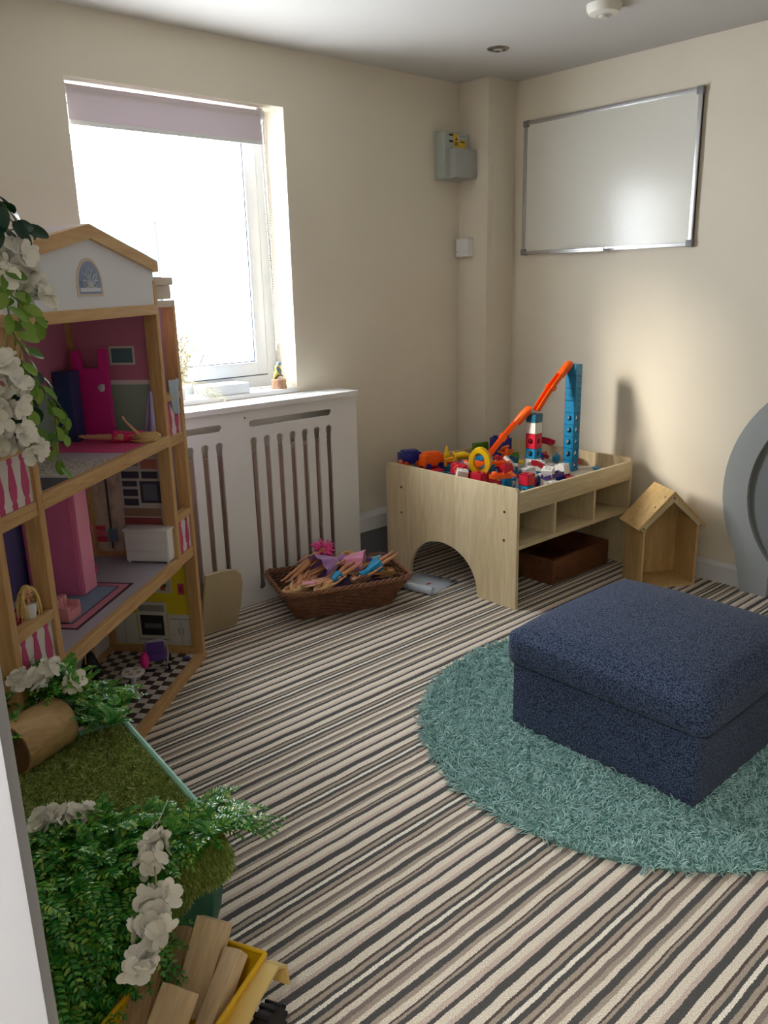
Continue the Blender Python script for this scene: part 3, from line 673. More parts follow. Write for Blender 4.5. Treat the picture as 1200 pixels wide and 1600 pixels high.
bd_('doll in a pale pink satin gown lying across the basket', (190, 150, 100), .075, .035, .172, -28, 3, J=dict(spread=.01), sc=1.05, dress=(PINKS, .062, .085), top=PINKS)
bd_('doll in a turquoise skirt with both legs sticking over the right end of the basket', (120, 84, 54), .170, -.055, .176, 24, -13, J=dict(spread=.013, bend=.004), sc=1.1, dress=(CYAN, .030, .035), top=CYAN)
bd_('doll in turquoise shorts whose raised legs cross the front of the basket', (206, 172, 110), -.010, -.075, .166, 26, -14, J=dict(spread=.014, bend=.01), sc=1.1, dress=(CYAN, .022, .02))
bd_('undressed blonde doll with its feet up between the lilac gown and the left end', (220, 186, 124), -.165, .000, .160, 58, -8)
bd_('undressed blonde doll lying face up along the left end of the basket', (228, 196, 136), -.165, -.035, .148, 36, -5)
bd_('doll in a pale pink top at the front left of the basket', (196, 160, 110), -.100, -.070, .150, 8, -4, skin=SKIN2, top=plain((236, 170, 190), .5))
bd_('small doll in a violet outfit at the back right of the basket', (120, 90, 150), .150, .085, .150, 178, 4, dress=(plain((96, 62, 128), .6), .032, .03), top=plain((120, 190, 196), .5))
bd_('undressed doll lying below the pink gown at the right of the basket', (170, 130, 80), .110, -.020, .140, 160, 0)
cl = MB(); rn = random.Random(9); t = bmesh.new(); bmesh.ops.create_grid(t, x_segments=34, y_segments=20, size=.5)
for v in t.verts:
    x, y = v.co.x, v.co.y; v.co = V((x * .42, y * .20, .112 + .012 * math.sin(x * 23 + y * 11) + .010 * math.sin(y * 31 - x * 13)))
cl._put(t); o_ = obj('dolls_clothes', cl, plain((70, 52, 96), .8, noise=.4, nscale=30), None); so = o_.modifiers.new('cloth', 'SOLIDIFY'); so.thickness = .004
o_.location = (-1.472, -.425, 0); o_.rotation_euler = (0, 0, BA); tag(o_, 'crumpled dark violet dolls clothes filling the basket below the dolls', 'clothes')

# ---------------------------------------------------------------- booklet on the carpet
bo = thing('booklet', 'curled white instruction booklet on the carpet between the basket and the play table', 'booklet', (-1.02, -.53, 0), R(12))
vs = []; NX, NY = 26, 6
pr = [(.125, .002), (.05, .0025), (-.03, .0035), (-.09, .005)]
for k in range(12): a = -PI / 2 - 2 * PI * .92 * k / 11; pr.append((-.105 + .017 * math.cos(a) * (1 - k * .02), .023 + .0185 * math.sin(a) * (1 - k * .02)))
pg = MB(); vs = []
for (x, z) in pr:
    for j in (0, 1): vs.append((x, -.115 if j == 0 else .115, z))
pg.raw(vs, [(2 * i, 2 * i + 1, 2 * i + 3, 2 * i + 2) for i in range(len(pr) - 1)])
x, t, N, L, b = nt('booklet_page'); b.inputs['Roughness'].default_value = .4
tc = N.new('ShaderNodeTexCoord'); mp = N.new('ShaderNodeMapping'); mp.inputs['Scale'].default_value = (9, 22, 9); L.new(tc.outputs['Object'], mp.inputs[0])
vo = N.new('ShaderNodeTexNoise'); vo.inputs['Scale'].default_value = 1.2; vo.inputs['Detail'].default_value = 1; L.new(mp.outputs[0], vo.inputs[0])
cr = N.new('ShaderNodeValToRGB'); cr.color_ramp.interpolation = 'CONSTANT'; cr.color_ramp.elements[0].color = lin((206, 216, 230)); cr.color_ramp.elements[1].position = .64; cr.color_ramp.elements[1].color = lin((196, 120, 80)); e = cr.color_ramp.elements.new(.68); e.color = lin((120, 60, 50))
L.new(vo.outputs[0], cr.inputs[0]); L.new(cr.outputs[0], b.inputs['Base Color'])
o_ = obj('page', pg, x, bo); so = o_.modifiers.new('paper', 'SOLIDIFY'); so.thickness = .0018; so.offset = -1

# ---------------------------------------------------------------- dollhouse
HA_ = R(40.5)
dh = thing('dollhouse', 'tall three storey wooden dollhouse with pink railings standing diagonally by the window', 'dollhouse', (-2.2, -.49, 0), HA_)
YW = .395   # depth of the ground floor
def post(x, z0, z1, y=0, w_=.026, d=.045): return obj('post', MB().bb((x - w_ / 2, y, z0), (x + w_ / 2, y + d, z1), .002), PINE, dh)
post(-.016, 0, 1.37); post(-.165, .44, 1.44); post(-1.005, .0, 1.36); post(-1.19, 0, 1.36)
for x in (-.016, -1.19): post(x, 0, .46, .36, .026, .03)
for x in (-.165, -1.005): post(x, .455, 1.36, .315, .02, .02)
chk, t, N, L, b = nt('checker_lino'); ck = N.new('ShaderNodeTexChecker'); ck.inputs['Scale'].default_value = 1 / .033; ck.inputs[1].default_value = lin((206, 198, 190)); ck.inputs[2].default_value = lin((66, 54, 50)); tc = N.new('ShaderNodeTexCoord'); L.new(tc.outputs['Object'], ck.inputs[0]); L.new(ck.outputs[0], b.inputs['Base Color']); b.inputs['Roughness'].default_value = .4
obj('floor_panel', MB().bb((-1.19, .02, .010), (-.02, YW, .0264)), chk, dh, False)
obj('base_rail', MB().bb((-1.20, -.002, 0), (-.004, .030, .030), .002), PINEX, dh)
LIL = plain((178, 172, 184), .45)
obj('floor_panel', MB().bb((-1.19, .015, .458), (-.004, .34, .472)).bb((-1.0, .33, .458), (-.165, .39, .472)), LIL, dh, False)
obj('floor_panel', MB().bb((-1.19, .015, .908), (-.004, .335, .922)), plain((186, 176, 190), .45), dh, False)
for z0, z1 in ((.436, .474), (.884, .924)): obj('floor_rail', MB().bb((-1.0, -.002, z0), (-.165, .018, z1), .002), PINEX, dh)
for z0, z1 in ((.436, .472), (.875, .912)):
    obj('floor_rail', MB().bb((-1.19, .004, z0), (-1.01, .022, z1), .002), PINEX, dh); obj('floor_rail', MB().bb((-.16, .004, z0), (-.02, .022, z1), .002), PINEX, dh)
# railings
mg = (196, 62, 120)
def railing(x0, x1, z0, z1, n):
    p = obj('railing', MB().bb((x0, .010, z0), (x1, .014, z1)), plain((226, 216, 218), .5), dh)
    bl = MB(); h = z1 - z0
    for k in range(n):
        cx = x0 + (x1 - x0) * (k + .5) / n; r = (x1 - x0) / n * .30
        pf = [(r * .62, 0), (r * .62, .11), (r * .45, .12), (r * .45, .16), (r * .75, .22), (r, .42), (r * .55, .75), (r * .34, .86), (r * .6, .88), (r * .6, 1)]
        P = [(cx + a, z0 + h * q) for a, q in pf] + [(cx - a, z0 + h * q) for a, q in pf[::-1]]
        bl.prism(P, .0015, mh(.0100))
    obj('baluster_print', bl, plain(mg, .5), p, False)
    obj('rail_cap', MB().bb((x0, .0, z1), (x1, .030, z1 + .026), .002), PINEX, dh)
railing(-1.177, -1.018, .474, .600, 3); railing(-1.177, -1.018, .912, 1.04, 3); railing(-.152, -.029, .474, .600, 2); railing(-.152, -.029, .912, 1.035, 2)
obj('rail_cap', MB().bb((-1.19, .0, 1.335), (-1.01, .04, 1.36), .002), PINEX, dh)
# walls
WP = [plain((196, 120, 150), .5), plain((150, 168, 160), .5), plain((226, 214, 220), .5)]
def wallx(x, y0, y1, z0, z1, m_, nm='wall_panel'): return obj(nm, MB().bb((x - .003, y0, z0), (x + .003, y1, z1)), m_, dh, False)
def wally(x0, x1, y, z0, z1, m_, nm='wall_panel'): return obj(nm, MB().bb((x0, y - .003, z0), (x1, y + .003, z1)), m_, dh, False)
wallx(-.152, .045, .33, 1.112, 1.335, WP[0]); wallx(-.152, .045, .33, .922, 1.10, WP[1]); wallx(-.1535, .045, .33, 1.098, 1.113, WP[2], 'dado_strip')
wally(-1.0, -.152, .333, 1.112, 1.335, WP[0]); wally(-1.0, -.152, .333, .922, 1.10, WP[1]); wally(-1.0, -.152, .3315, 1.098, 1.113, WP[2], 'dado_strip')
STR, t, N, L, b = nt('balcony_stripes'); wv = N.new('ShaderNodeTexWave'); wv.inputs['Scale'].default_value = 14; wv.bands_direction = 'Y'; tc = N.new('ShaderNodeTexCoord'); L.new(tc.outputs['Object'], wv.inputs[0]); cr = N.new('ShaderNodeValToRGB'); cr.color_ramp.elements[0].color = lin((132, 104, 128)); cr.color_ramp.elements[1].color = lin((190, 172, 196)); L.new(wv.outputs[0], cr.inputs[0]); L.new(cr.outputs[0], b.inputs['Base Color'])
wallx(-.014, .045, .33, .915, 1.352, STR); wallx(-.014, .045, .33, .475, .875, STR)
BEI, t, N, L, b = nt('lounge_wallpaper'); nz = N.new('ShaderNodeTexNoise'); nz.inputs['Scale'].default_value = 9; cr = N.new('ShaderNodeValToRGB'); cr.color_ramp.elements[0].color = lin((170, 150, 128)); cr.color_ramp.elements[1].color = lin((206, 190, 170)); cr.color_ramp.elements[0].position = .35; cr.color_ramp.elements[1].position = .6; L.new(nz.outputs[0], cr.inputs[0]); L.new(cr.outputs[0], b.inputs['Base Color'])
wallx(-.152, .045, .39, .472, .884, BEI); wally(-1.19, -.152, .375, .472, .905, plain((112, 104, 164), .5))
wallx(-.014, .045, .375, .026, .436, plain((220, 196, 40), .5)); wally(-1.19, -.014, YW - .005, .026, .45, plain((200, 198, 192), .5))
obj('skirting_rail', MB().bb((-.034, .03, .026), (-.017, .385, .052), .001), PINE, dh); obj('skirting_rail', MB().bb((-1.17, YW - .022, .026), (-.034, YW - .008, .046), .001), PINEX, dh)
obj('skirting_rail', MB().bb((-.164, .05, .472), (-.155, .375, .490), .001), PINE, dh)
# gable and roof
gp = [(-1.03, 1.362), (-.168, 1.362), (-.168, 1.475), (-.60, 1.562), (-1.03, 1.475)]
g_ = obj('gable', MB().prism(gp, .01, mh(.012)), plain((224, 226, 234), .45), dh, False)
obj('gable_rail', MB().bb((-1.03, -.004, 1.332), (-.165, .022, 1.364), .002), PINEX, dh)
obj('attic_floor', MB().bb((-1.02, .022, 1.34), (-.155, .335, 1.35)), LIL, dh)
for sx in (-1, 1):
    P = [(-.60, 1.590), (-.60, 1.552), (-.60 + sx * .447, 1.466), (-.60 + sx * .452, 1.472), (-.60 + sx * .452, 1.498), (-.60 + sx * .446, 1.503)]
    obj('barge_board', MB().prism(P if sx < 0 else P[::-1], .022, mh(.012)), PINEX, dh, False)
    n0 = [(-.60, 1.586), (-.60, 1.576), (-.60 + sx * .44, 1.489), (-.60 + sx * .44, 1.499)]
    obj('roof_panel', MB().prism(n0 if sx < 0 else n0[::-1], .33, mh(.342)), plain((214, 200, 206), .5), dh, False)
aw = MB(); AC = (-.613, 1.398); ap = [(AC[0] - .075, AC[1])] + [(AC[0] + .075 * -math.cos(PI * k / 16), AC[1] + .03 + .072 * math.sin(PI * k / 16)) for k in range(17)] + [(AC[0] + .075, AC[1])]
inn = [(AC[0] + (p[0] - AC[0]) * .86, AC[1] + .006 + (p[1] - AC[1]) * .86) for p in ap]
aw.prism(ap, .002, mh(.002), mi=0); aw.prism(inn, .0025, mh(.002), mi=1)
for k in range(7):
    a = PI * (k + .5) / 7; e = V((AC[0] - .055 * math.cos(a), 0, AC[1] + .028 + .055 * math.sin(a))); c0 = V((AC[0], 0, AC[1] + .024)); md = (e + c0) / 2; nn_ = V((-(e - c0).z, 0, (e - c0).x)).normalized() * .010
    lp = [c0, md + nn_, e, md - nn_]; lp = [lp[0].lerp(lp[1], t_) if i == 0 else (lp[i].lerp(lp[(i + 1) % 4], t_)) for i in range(4) for t_ in (0, .5)]
    aw.tube([V((p.x, -.0015, p.z)) for p in lp], .0011, 5, mi=2, closed=True)
aw.prism([(AC[0] - .018 * math.cos(PI * k / 10), AC[1] + .024 + .018 * math.sin(PI * k / 10)) for k in range(11)], .003, mh(.002), mi=3)
aw.bb((AC[0] - .06, -.001, AC[1] + .012), (AC[0] + .06, .002, AC[1] + .022), mi=2)
obj('arched_window_print', aw, [plain((206, 190, 178), .5), plain((130, 146, 180), .5), plain((214, 220, 236), .5), plain((214, 190, 130), .5)], g_, False)
cp = MB().bb((-.165, .0, 1.425), (-.004, .08, 1.452), .004).bb((-.15, .008, 1.378), (-.012, .06, 1.425), .003).bb((-.165, .0, 1.352), (-.004, .06, 1.375), .002)
obj('balcony_top', cp, plain((206, 190, 176), .5), dh)
# printed pictures on the walls
def pic(nm, boxes, cols, x):
    m_ = MB()
    for (a, b_, c, d, mi) in boxes: m_.bb((x - .0022 - mi * .0003, a, c), (x, b_, d), mi=mi)
    return obj(nm, m_, [plain(c, .4) for c in cols], dh, False)
pic('framed_picture', [(.10, .19, 1.165, 1.228, 0), (.107, .183, 1.172, 1.221, 1)], [(216, 212, 206), (84, 116, 130)], -.155)
ov = [(.140, .262, .055, .235, 0), (.155, .250, .095, .180, 1), (.150, .255, .196, .222, 2), (.14, .262, .075, .08, 2), (.035, .136, .055, .185, 0), (.266, .37, .055, .185, 0), (.085, .087, .06, .16, 2), (.04, .13, .165, .168, 2), (.316, .318, .06, .16, 2), (.075, .080, .10, .13, 2), (.092, .097, .10, .13, 2), (.165, .235, .125, .145, 3)]
pic('kitchen_print', ov, [(212, 208, 202), (44, 42, 46), (150, 146, 142), (110, 108, 110)], -.017)
pic('window_print', [(.11, .265, .275, .34, 0), (.115, .18, .28, .335, 1), (.185, .26, .28, .335, 1), (.135, .155, .285, .30, 2), (.130, .160, .30, .312, 3)], [(206, 200, 190), (186, 188, 170), (176, 70, 40), (70, 84, 50)], -.017)
pic('telephone_print', [(.06, .085, .27, .315, 0), (.066, .079, .282, .305, 1)], [(196, 70, 100), (140, 40, 70)], -.017)
sh = [(.05, .205, .60, .85, 0)]
for (a, b_, c, d, mi) in [(.06, .12, .80, .835, 1), (.13, .195, .81, .835, 2), (.06, .12, .765, .79, 3), (.13, .195, .765, .79, 3), (.055, .13, .675, .755, 3), (.066, .12, .685, .745, 4), (.14, .195, .735, .755, 3), (.14, .195, .70, .725, 3), (.14, .195, .665, .69, 3), (.06, .2, .625, .655, 2), (.06, .2, .595, .62, 5), (.165, .195, .86, .88, 5)]: sh.append((a, b_, c, d, mi))
pic('shelf_print', sh, [(190, 184, 178), (176, 110, 100), (150, 120, 100), (62, 64, 74), (96, 104, 120), (150, 70, 66)], -.155)
pic('lamp_print', [(.255, .262, .50, .80, 1), (.235, .285, .80, .825, 0), (.275, .345, .525, .545, 2), (.278, .34, .548, .566, 3), (.28, .335, .57, .585, 2), (.235, .27, .525, .575, 4)], [(206, 120, 116), (70, 60, 60), (206, 70, 90), (220, 110, 130), (110, 140, 150)], -.155)
# floor prints
fp = MB(); fp.bb((-.81, .06, .4722), (-.43, .33, .4730), mi=0).bb((-.80, .07, .4730), (-.44, .32, .4733), mi=1).bb((-.775, .095, .4733), (-.465, .30, .4736), mi=0).bb((-.770, .10, .4736), (-.47, .29, .4739), mi=2)
obj('rug_print', fp, [plain((70, 40, 56), .5), plain((206, 130, 150), .5), plain((130, 158, 186), .5)], dh, False)
fp = MB(); fp.bb((-.47, .02, .9222), (-.16, .32, .9232), mi=0).bb((-.80, .02, .9222), (-.56, .32, .9232), mi=1).bb((-.99, .02, .9222), (-.815, .30, .9236), mi=2)
lace, t, N, L, b = nt('lace_print'); nz = N.new('ShaderNodeTexNoise'); nz.inputs['Scale'].default_value = 90; cr = N.new('ShaderNodeValToRGB'); cr.color_ramp.interpolation = 'CONSTANT'; cr.color_ramp.elements[0].color = lin((120, 112, 108)); cr.color_ramp.elements[1].color = lin((206, 200, 190)); cr.color_ramp.elements[1].position = .46; L.new(nz.outputs[0], cr.inputs[0]); L.new(cr.outputs[0], b.inputs['Base Color'])
tile, t, N, L, b = nt('pink_tile_print'); bt = N.new('ShaderNodeTexBrick'); bt.offset = 0; bt.inputs['Scale'].default_value = 1; bt.inputs['Brick Width'].default_value = .03; bt.inputs['Row Height'].default_value = .03; bt.inputs['Mortar Size'].default_value = .001; bt.inputs[1].default_value = lin((214, 70, 126)); bt.inputs[2].default_value = lin((204, 64, 118)); bt.inputs[3].default_value = lin((236, 140, 170)); tc = N.new('ShaderNodeTexCoord'); L.new(tc.outputs['Object'], bt.inputs[0]); L.new(bt.outputs[0], b.inputs['Base Color'])
obj('rug_print', fp, [tile, lace, plain((62, 62, 70), .7, noise=.4, nscale=160)], dh, False)

# things inside the dollhouse (each rests on one of its floors)
def dl_(x, y, z=0): # dollhouse-local to world
    return (-2.2 + x * math.cos(HA_) - y * math.sin(HA_), -.49 + x * math.sin(HA_) + y * math.cos(HA_), z)
wd = thing('toy_wardrobe', 'tall pink toy wardrobe on the middle floor of the dollhouse', 'toy furniture', dl_(-.508, .26, .474), HA_)
PK1 = plain((236, 124, 172), .35)
obj('cabinet', MB().bb((-.05, -.09, 0), (.035, .09, .395), .003), PK1, wd)
obj('door', MB().bb((-.046, -.096, .006), (.031, -.090, .388), .002), plain((244, 156, 190), .35), wd)
sd2 = MB(); frame_ = lambda mb, y0_, y1_, z0_, z1_, x_: mb.bb((x_ - .002, y0_, z0_), (x_, y0_ + .006, z1_)).bb((x_ - .002, y1_ - .006, z0_), (x_, y1_, z1_)).bb((x_ - .002, y0_, z0_), (x_, y1_, z0_ + .006)).bb((x_ - .002, y0_, z1_ - .006), (x_, y1_, z1_))
frame_(sd2, -.08, .085, .012, .385, -.05); obj('side_moulding', sd2, PK1, wd)
hg = MB()
for z in (.06, .2, .34): hg.cyl((.033, -.097, z - .012), (.033, -.097, z + .012), .004, seg=10)
obj('hinge', hg, plain((200, 80, 130), .4), wd)
ac = thing('toy_armchair', 'small dusty pink toy armchair on the printed rug of the dollhouse', 'toy furniture', dl_(-.735, .13, .4736), HA_)
PKC = plain((222, 150, 158), .5)
obj('seat', MB().box((0, 0, .016), (.068, .05, .032), bev=.006), PKC, ac)
for k in (-1, 0, 1): obj('back_cushion', MB().box((k * .021, .022, .042), (.021, .022, .05), bev=.009), PKC, ac)
for s_ in (-1, 1): obj('armrest', MB().box((s_ * .032, 0, .026), (.014, .05, .044), bev=.006), PKC, ac)
tc_ = thing('toy_chest', 'white toy chest of drawers below the printed shelves in the dollhouse', 'toy furniture', dl_(-.198, .095, .472), HA_)
obj('body', MB().bb((-.030, -.08, .006), (.032, .08, .115), .002), WHITE, tc_)
obj('lid', MB().bb((-.036, -.084, .116), (.034, .084, .124), .002), WHITE, tc_)
for k in range(3): obj('drawer', MB().bb((-.0325, -.077, .010 + k * .035), (-.030, .077, .042 + k * .035), .001), WHITE, tc_)
for sx in (-.025, .027):
    for sy in (-.072, .072): obj('foot', MB().cyl((sx, sy, 0), (sx, sy, .007), .005, seg=10), WHITE, tc_)
mp_ = thing('toy_castle_wardrobe', 'magenta toy wardrobe with two turrets on the top floor of the dollhouse', 'toy furniture', dl_(-.21, .235, .934), HA_)
P = [(-.07, 0), (.06, 0), (.06, .29), (.035, .29), (.032, .225), (-.030, .225), (-.036, .285), (-.062, .285), (-.066, .22)]
obj('front', MB().prism(P, .022, M(((0, 0, 1, -.011), (-1, 0, 0, 0), (0, 1, 0, 0), (0, 0, 0, 1)))), plain((214, 40, 140), .4), mp_, False)
obj('emblem', MB().sph((-.0115, -.035, .16), (.002, .013, .013), seg=14).cyl((-.0115, -.042, .168), (-.0155, -.042, .168), .006, seg=10), plain((216, 206, 216), .4), mp_)
obj('foot', MB().bb((-.016, -.07, -.010), (.02, .07, 0), .002), plain((214, 200, 206), .5), mp_)
nb = tag(obj('toy_cupboard', MB().bb((-.035, -.03, 0), (.03, .03, .235), .003).bb((-.037, -.025, .01), (-.035, .025, .225), .001), plain((40, 58, 110), .4), None), 'narrow navy blue toy cupboard beside the magenta turreted wardrobe', 'toy furniture')
nb.location = dl_(-.27, .295, .9225); nb.rotation_euler = (0, 0, HA_)
wbn = tag(obj('toy_bench', MB().bb((-.03, -.105, .0), (.035, .10, .005), .001).bb((-.028, -.1, .005), (.034, .095, .010), .002), plain((206, 200, 206), .5), None), 'long low white toy bench under the magenta turreted wardrobe', 'toy furniture')
wbn.location = dl_(-.21, .21, .9226); wbn.rotation_euler = (0, 0, HA_); wbn.scale = (1, 1, .14)
d1 = doll('doll in a pink patterned dress lying on the top floor of the dollhouse', straight(spread=.008, al=[(-.07, .03, .03), (-.05, .034, .055), (-.045, .034, .065)]), (214, 180, 120), None, dl_(-.30, .13, .942), (0, 0, HA_ + R(97)), skin=SKIN2, dress=(plain((226, 50, 110), .5, noise=.2, nscale=300), .021, .03), top=plain((226, 50, 110), .5, noise=.2, nscale=300))
def sitting():
    return dict(side=(0, -1, 0), head=(0, 0, .088), neck=(0, 0, .066), chest=(0, 0, .05), hip=(0, 0, .012), armL=[(.012, -.024, .03), (.026, -.02, .014), (.034, -.02, .012)], armR=[(.012, .024, .03), (.026, .02, .014), (.034, .02, .012)], legL=[(.034, -.012, .016), (.034, -.012, -.004), (.046, -.012, -.004)], legR=[(.034, .012, .016), (.034, .012, -.004), (.046, .012, -.004)])
doll('small blonde doll in white top and magenta skirt sitting behind the dollhouse railing', sitting(), (226, 192, 120), None, dl_(-1.072, .030, .600), (0, 0, HA_ + R(60)), skin=SKIN2, dress=(plain((196, 30, 96), .5), .036, .022), top=plain((226, 226, 230), .5))
bx_ = tag(obj('toy_box', MB().bb((-.035, -.04, 0), (.035, .04, .112), .003).bb((-.037, -.042, .090), (.037, .042, .096), .001), plain((66, 150, 176), .5), None), 'blue toy trunk the small blonde doll sits on', 'toy furniture'); bx_.location = dl_(-1.075, .075, .4725); bx_.rotation_euler = (0, 0, HA_)
st3 = dict(side=(0, 1, 0), head=(0, 0, .262), neck=(0, 0, .240), chest=(0, 0, .218), hip=(0, 0, .16), armL=[(.004, .032, .19), (.006, .036, .155), (.006, .036, .143)], armR=[(.004, -.032, .19), (.006, -.036, .155), (.006, -.036, .143)], legL=[(0, .013, .09), (0, .014, .02), (.016, .014, .004)], legR=[(0, -.013, .09), (0, -.014, .02), (.016, -.014, .004)])
doll('doll in a black coat standing at the back of the dollhouse ground floor', st3, (30, 24, 22), None, dl_(-.33, .31, .0275), (0, 0, HA_ - R(100)), dress=(plain((20, 20, 26), .7), .055, .10), top=plain((20, 20, 26), .7), sc=.74)
tt = thing('toy_table', 'round white pedestal toy table on the checkered floor', 'toy furniture', dl_(-.317, .157, .0268), HA_)
obj('table_top', MB().lathe([(0, .054), (.040, .054), (.042, .057), (.040, .060), (0, .060)], seg=32), WHITE, tt)
obj('pedestal', MB().lathe([(0, 0), (.021, 0), (.020, .006), (.010, .012), (.009, .045), (.013, .054)], seg=20), plain((206, 204, 204), .4), tt)
obj('place_mat', MB().bb((-.028, -.008, .060), (-.014, .008, .0606)).bb((.014, -.008, .060), (.028, .008, .0606)).bb((-.008, .014, .060), (.008, .028, .0606)).bb((-.008, -.028, .060), (.008, -.014, .0606)), plain((200, 150, 140), .5), tt)
ps = thing('toy_pushchair', 'tipped purple and pink toy pushchair on the checkered floor of the dollhouse', 'toy pushchair', dl_(-.19, .12, .0268), HA_ + R(20)); ps.scale = (1.4, 1.4, 1.4)
f_ = MB(); GR = plain((170, 160, 176), .35)
for s_ in (-1, 1):
    f_.tube([(-.01, s_ * .028, .085), (.02, s_ * .028, .05), (.06, s_ * .026, .008)], .0022, 6); f_.tube([(.02, s_ * .028, .05), (.005, s_ * .026, .008)], .0022, 6); f_.tube([(-.01, s_ * .028, .085), (-.022, s_ * .02, .10)], .0022, 6)
f_.tube([(-.022, -.02, .10), (-.028, 0, .103), (-.022, .02, .10)], .0028, 6); f_.tube([(.06, -.026, .008), (.06, .026, .008)], .0018, 6); f_.tube([(.005, -.026, .008), (.005, .026, .008)], .0018, 6)
obj('chassis', f_, GR, ps)
obj('seat_shell', MB().bb((-.004, -.024, .03), (.034, .024, .05), .008).box((-.004, 0, .065), (.008, .046, .05), (0, -.35, 0), .003), plain((96, 66, 150), .5), ps)
obj('hood', MB().sph((-.02, .03, .045), (.022, .012, .024), seg=14), plain((226, 30, 140), .4), ps)
for (x_, s_) in ((.06, 1), (.06, -1), (.005, 1), (.005, -1)): obj('wheel', MB().cyl((x_, s_ * .03 - .003, .009), (x_, s_ * .03 + .003, .009), .009, seg=16, bev=.001), BLACK, ps)
ts = tag(obj('toy_shoe', MB().sph((0, 0, .008), (.014, .007, .007)).sph((-.008, 0, .014), (.006, .006, .006)), plain((86, 66, 150), .5), None), 'tiny purple shoe at the front corner of the checkered floor', 'toy shoe'); ts.location = dl_(-.085, .048, .0262)
# cloths on the rails
def cloth(name, label, P, mats, cat='cloth', th=.002):
    """P: rows of points"""
    m_ = MB(); nr, nc = len(P), len(P[0]); m_.raw([p for r_ in P for p in r_], [(i * nc + j, i * nc + j + 1, (i + 1) * nc + j + 1, (i + 1) * nc + j) for i in range(nr - 1) for j in range(nc - 1)])
    o = obj(name, m_, mats, None); sb = o.modifiers.new('sub', 'SUBSURF'); sb.levels = 1; sb.render_levels = 2; so = o.modifiers.new('cloth', 'SOLIDIFY'); so.thickness = th
    return tag(o, label, cat)
x, t, N, L, b = nt('striped_blue_cloth'); wv = N.new('ShaderNodeTexWave'); wv.inputs['Scale'].default_value = 55; wv.inputs['Distortion'].default_value = 1; cr = N.new('ShaderNodeValToRGB'); cr.color_ramp.elements[0].color = lin((150, 186, 220)); cr.color_ramp.elements[1].color = lin((226, 234, 242)); L.new(wv.outputs[0], cr.inputs[0]); L.new(cr.outputs[0], b.inputs['Base Color']); b.inputs['Roughness'].default_value = .8
P = []
for i in range(8):
    t_ = i / 7; r_ = []
    for j in range(7):
        u = j / 6 - .5; wv_ = .048 * (1 - .5 * t_) ; r_.append(dl_(-.10 + u * wv_ * 2 + .045 * t_ ** 1.5, -.012 - .012 * math.cos(u * 9) - .01 * t_ + .004 * i, 1.108 - .125 * t_))
    P.append(r_)
cloth('dolls_dress', 'blue and white striped dolls dress hung over the far balcony rail', P, x, 'clothes')
P = [[dl_(-.215 + .018 * math.sin(j * 1.7) + .002 * i, .035 + .02 * j / 3 * (1 + .16 * i), 1.07 - .021 * i) for j in range(7)] for i in range(8)]
P = [[(V(dl_(-.20 - .012 * math.sin(j * 1.4), .03 + .012 * j * (.35 + .65 * i / 7), 1.08 - .022 * i))) for j in range(5)] for i in range(8)]
cloth('dolls_curtain', 'lilac dolls cloth hanging inside the top floor by the far post', P, plain((176, 168, 214), .7), 'cloth')
rnw = tag(obj('ring', MB().tube([(.012 * math.cos(2 * PI * k / 20), .012 * math.sin(2 * PI * k / 20), 0) for k in range(20)], .0012, 6, closed=True), plain((216, 190, 110), .3, metal=.8), None), 'thin gold coloured ring on the far corner post of the dollhouse', 'ring'); rnw.location = dl_(.012, .005, .98); rnw.rotation_euler = (.3, .2, 0)

# ---------------------------------------------------------------- marble run toys on the play table
TZ = .478
COL = dict(red=(206, 30, 56), blue=(26, 134, 184), teal=(20, 98, 130), white=(228, 226, 220), orange=(244, 96, 16), yellow=(238, 190, 16), navy=(28, 40, 132), green=(96, 136, 34), pink=(232, 60, 96), lime=(170, 196, 60), purple=(84, 60, 140))
def pl(c): return plain(COL[c], .3, .5)
def put(o, loc, rz=0, tilt=(0, 0)):
    o.location = loc; o.rotation_euler = (tilt[0], tilt[1], rz); return o
def plate_holes(w_, h, t, r, mat4, notch=False):
    c = [(w_ * .0 + r * math.cos(2 * PI * k / 16), h / 2 + r * math.sin(2 * PI * k / 16)) for k in range(16)]
    return [(-w_ / 2, 0), (w_ / 2, 0), (w_ / 2, h), (-w_ / 2, h)], c
def cube_mb(w_=.042, h=.042, hole=.011, z=0):
    """hollow building cube with a round hole in each side"""
    m_ = MB(); t_ = .003
    for a in range(4):
        o_, c_ = plate_holes(w_, h - .001, t_, hole, None)
        base = M(((1, 0, 0, 0), (0, 0, -1, -w_ / 2 + t_), (0, 1, 0, z), (0, 0, 0, 1)))
        m_.prism(o_, t_, M.Rotation(a * PI / 2, 4, 'Z') @ base, holes=[c_] if hole else [])
        if hole: m_.prism([(-w_ * .2, h * .16), (w_ * .12, h * .16), (w_ * .12, h * .11), (-w_ * .2, h * .11)], .0008, M.Rotation(a * PI / 2, 4, 'Z') @ M(((1, 0, 0, 0), (0, 0, -1, -w_ / 2 + .0004), (0, 1, 0, z), (0, 0, 0, 1))))
    m_.prism([(-w_ / 2, -w_ / 2), (w_ / 2, -w_ / 2), (w_ / 2, w_ / 2), (-w_ / 2, w_ / 2)], t_, M.Translation((0, 0, z + h - .001 - t_)), holes=[[(.010 * math.cos(2 * PI * k / 14), .010 * math.sin(2 * PI * k / 14)) for k in range(14)]])
    return m_
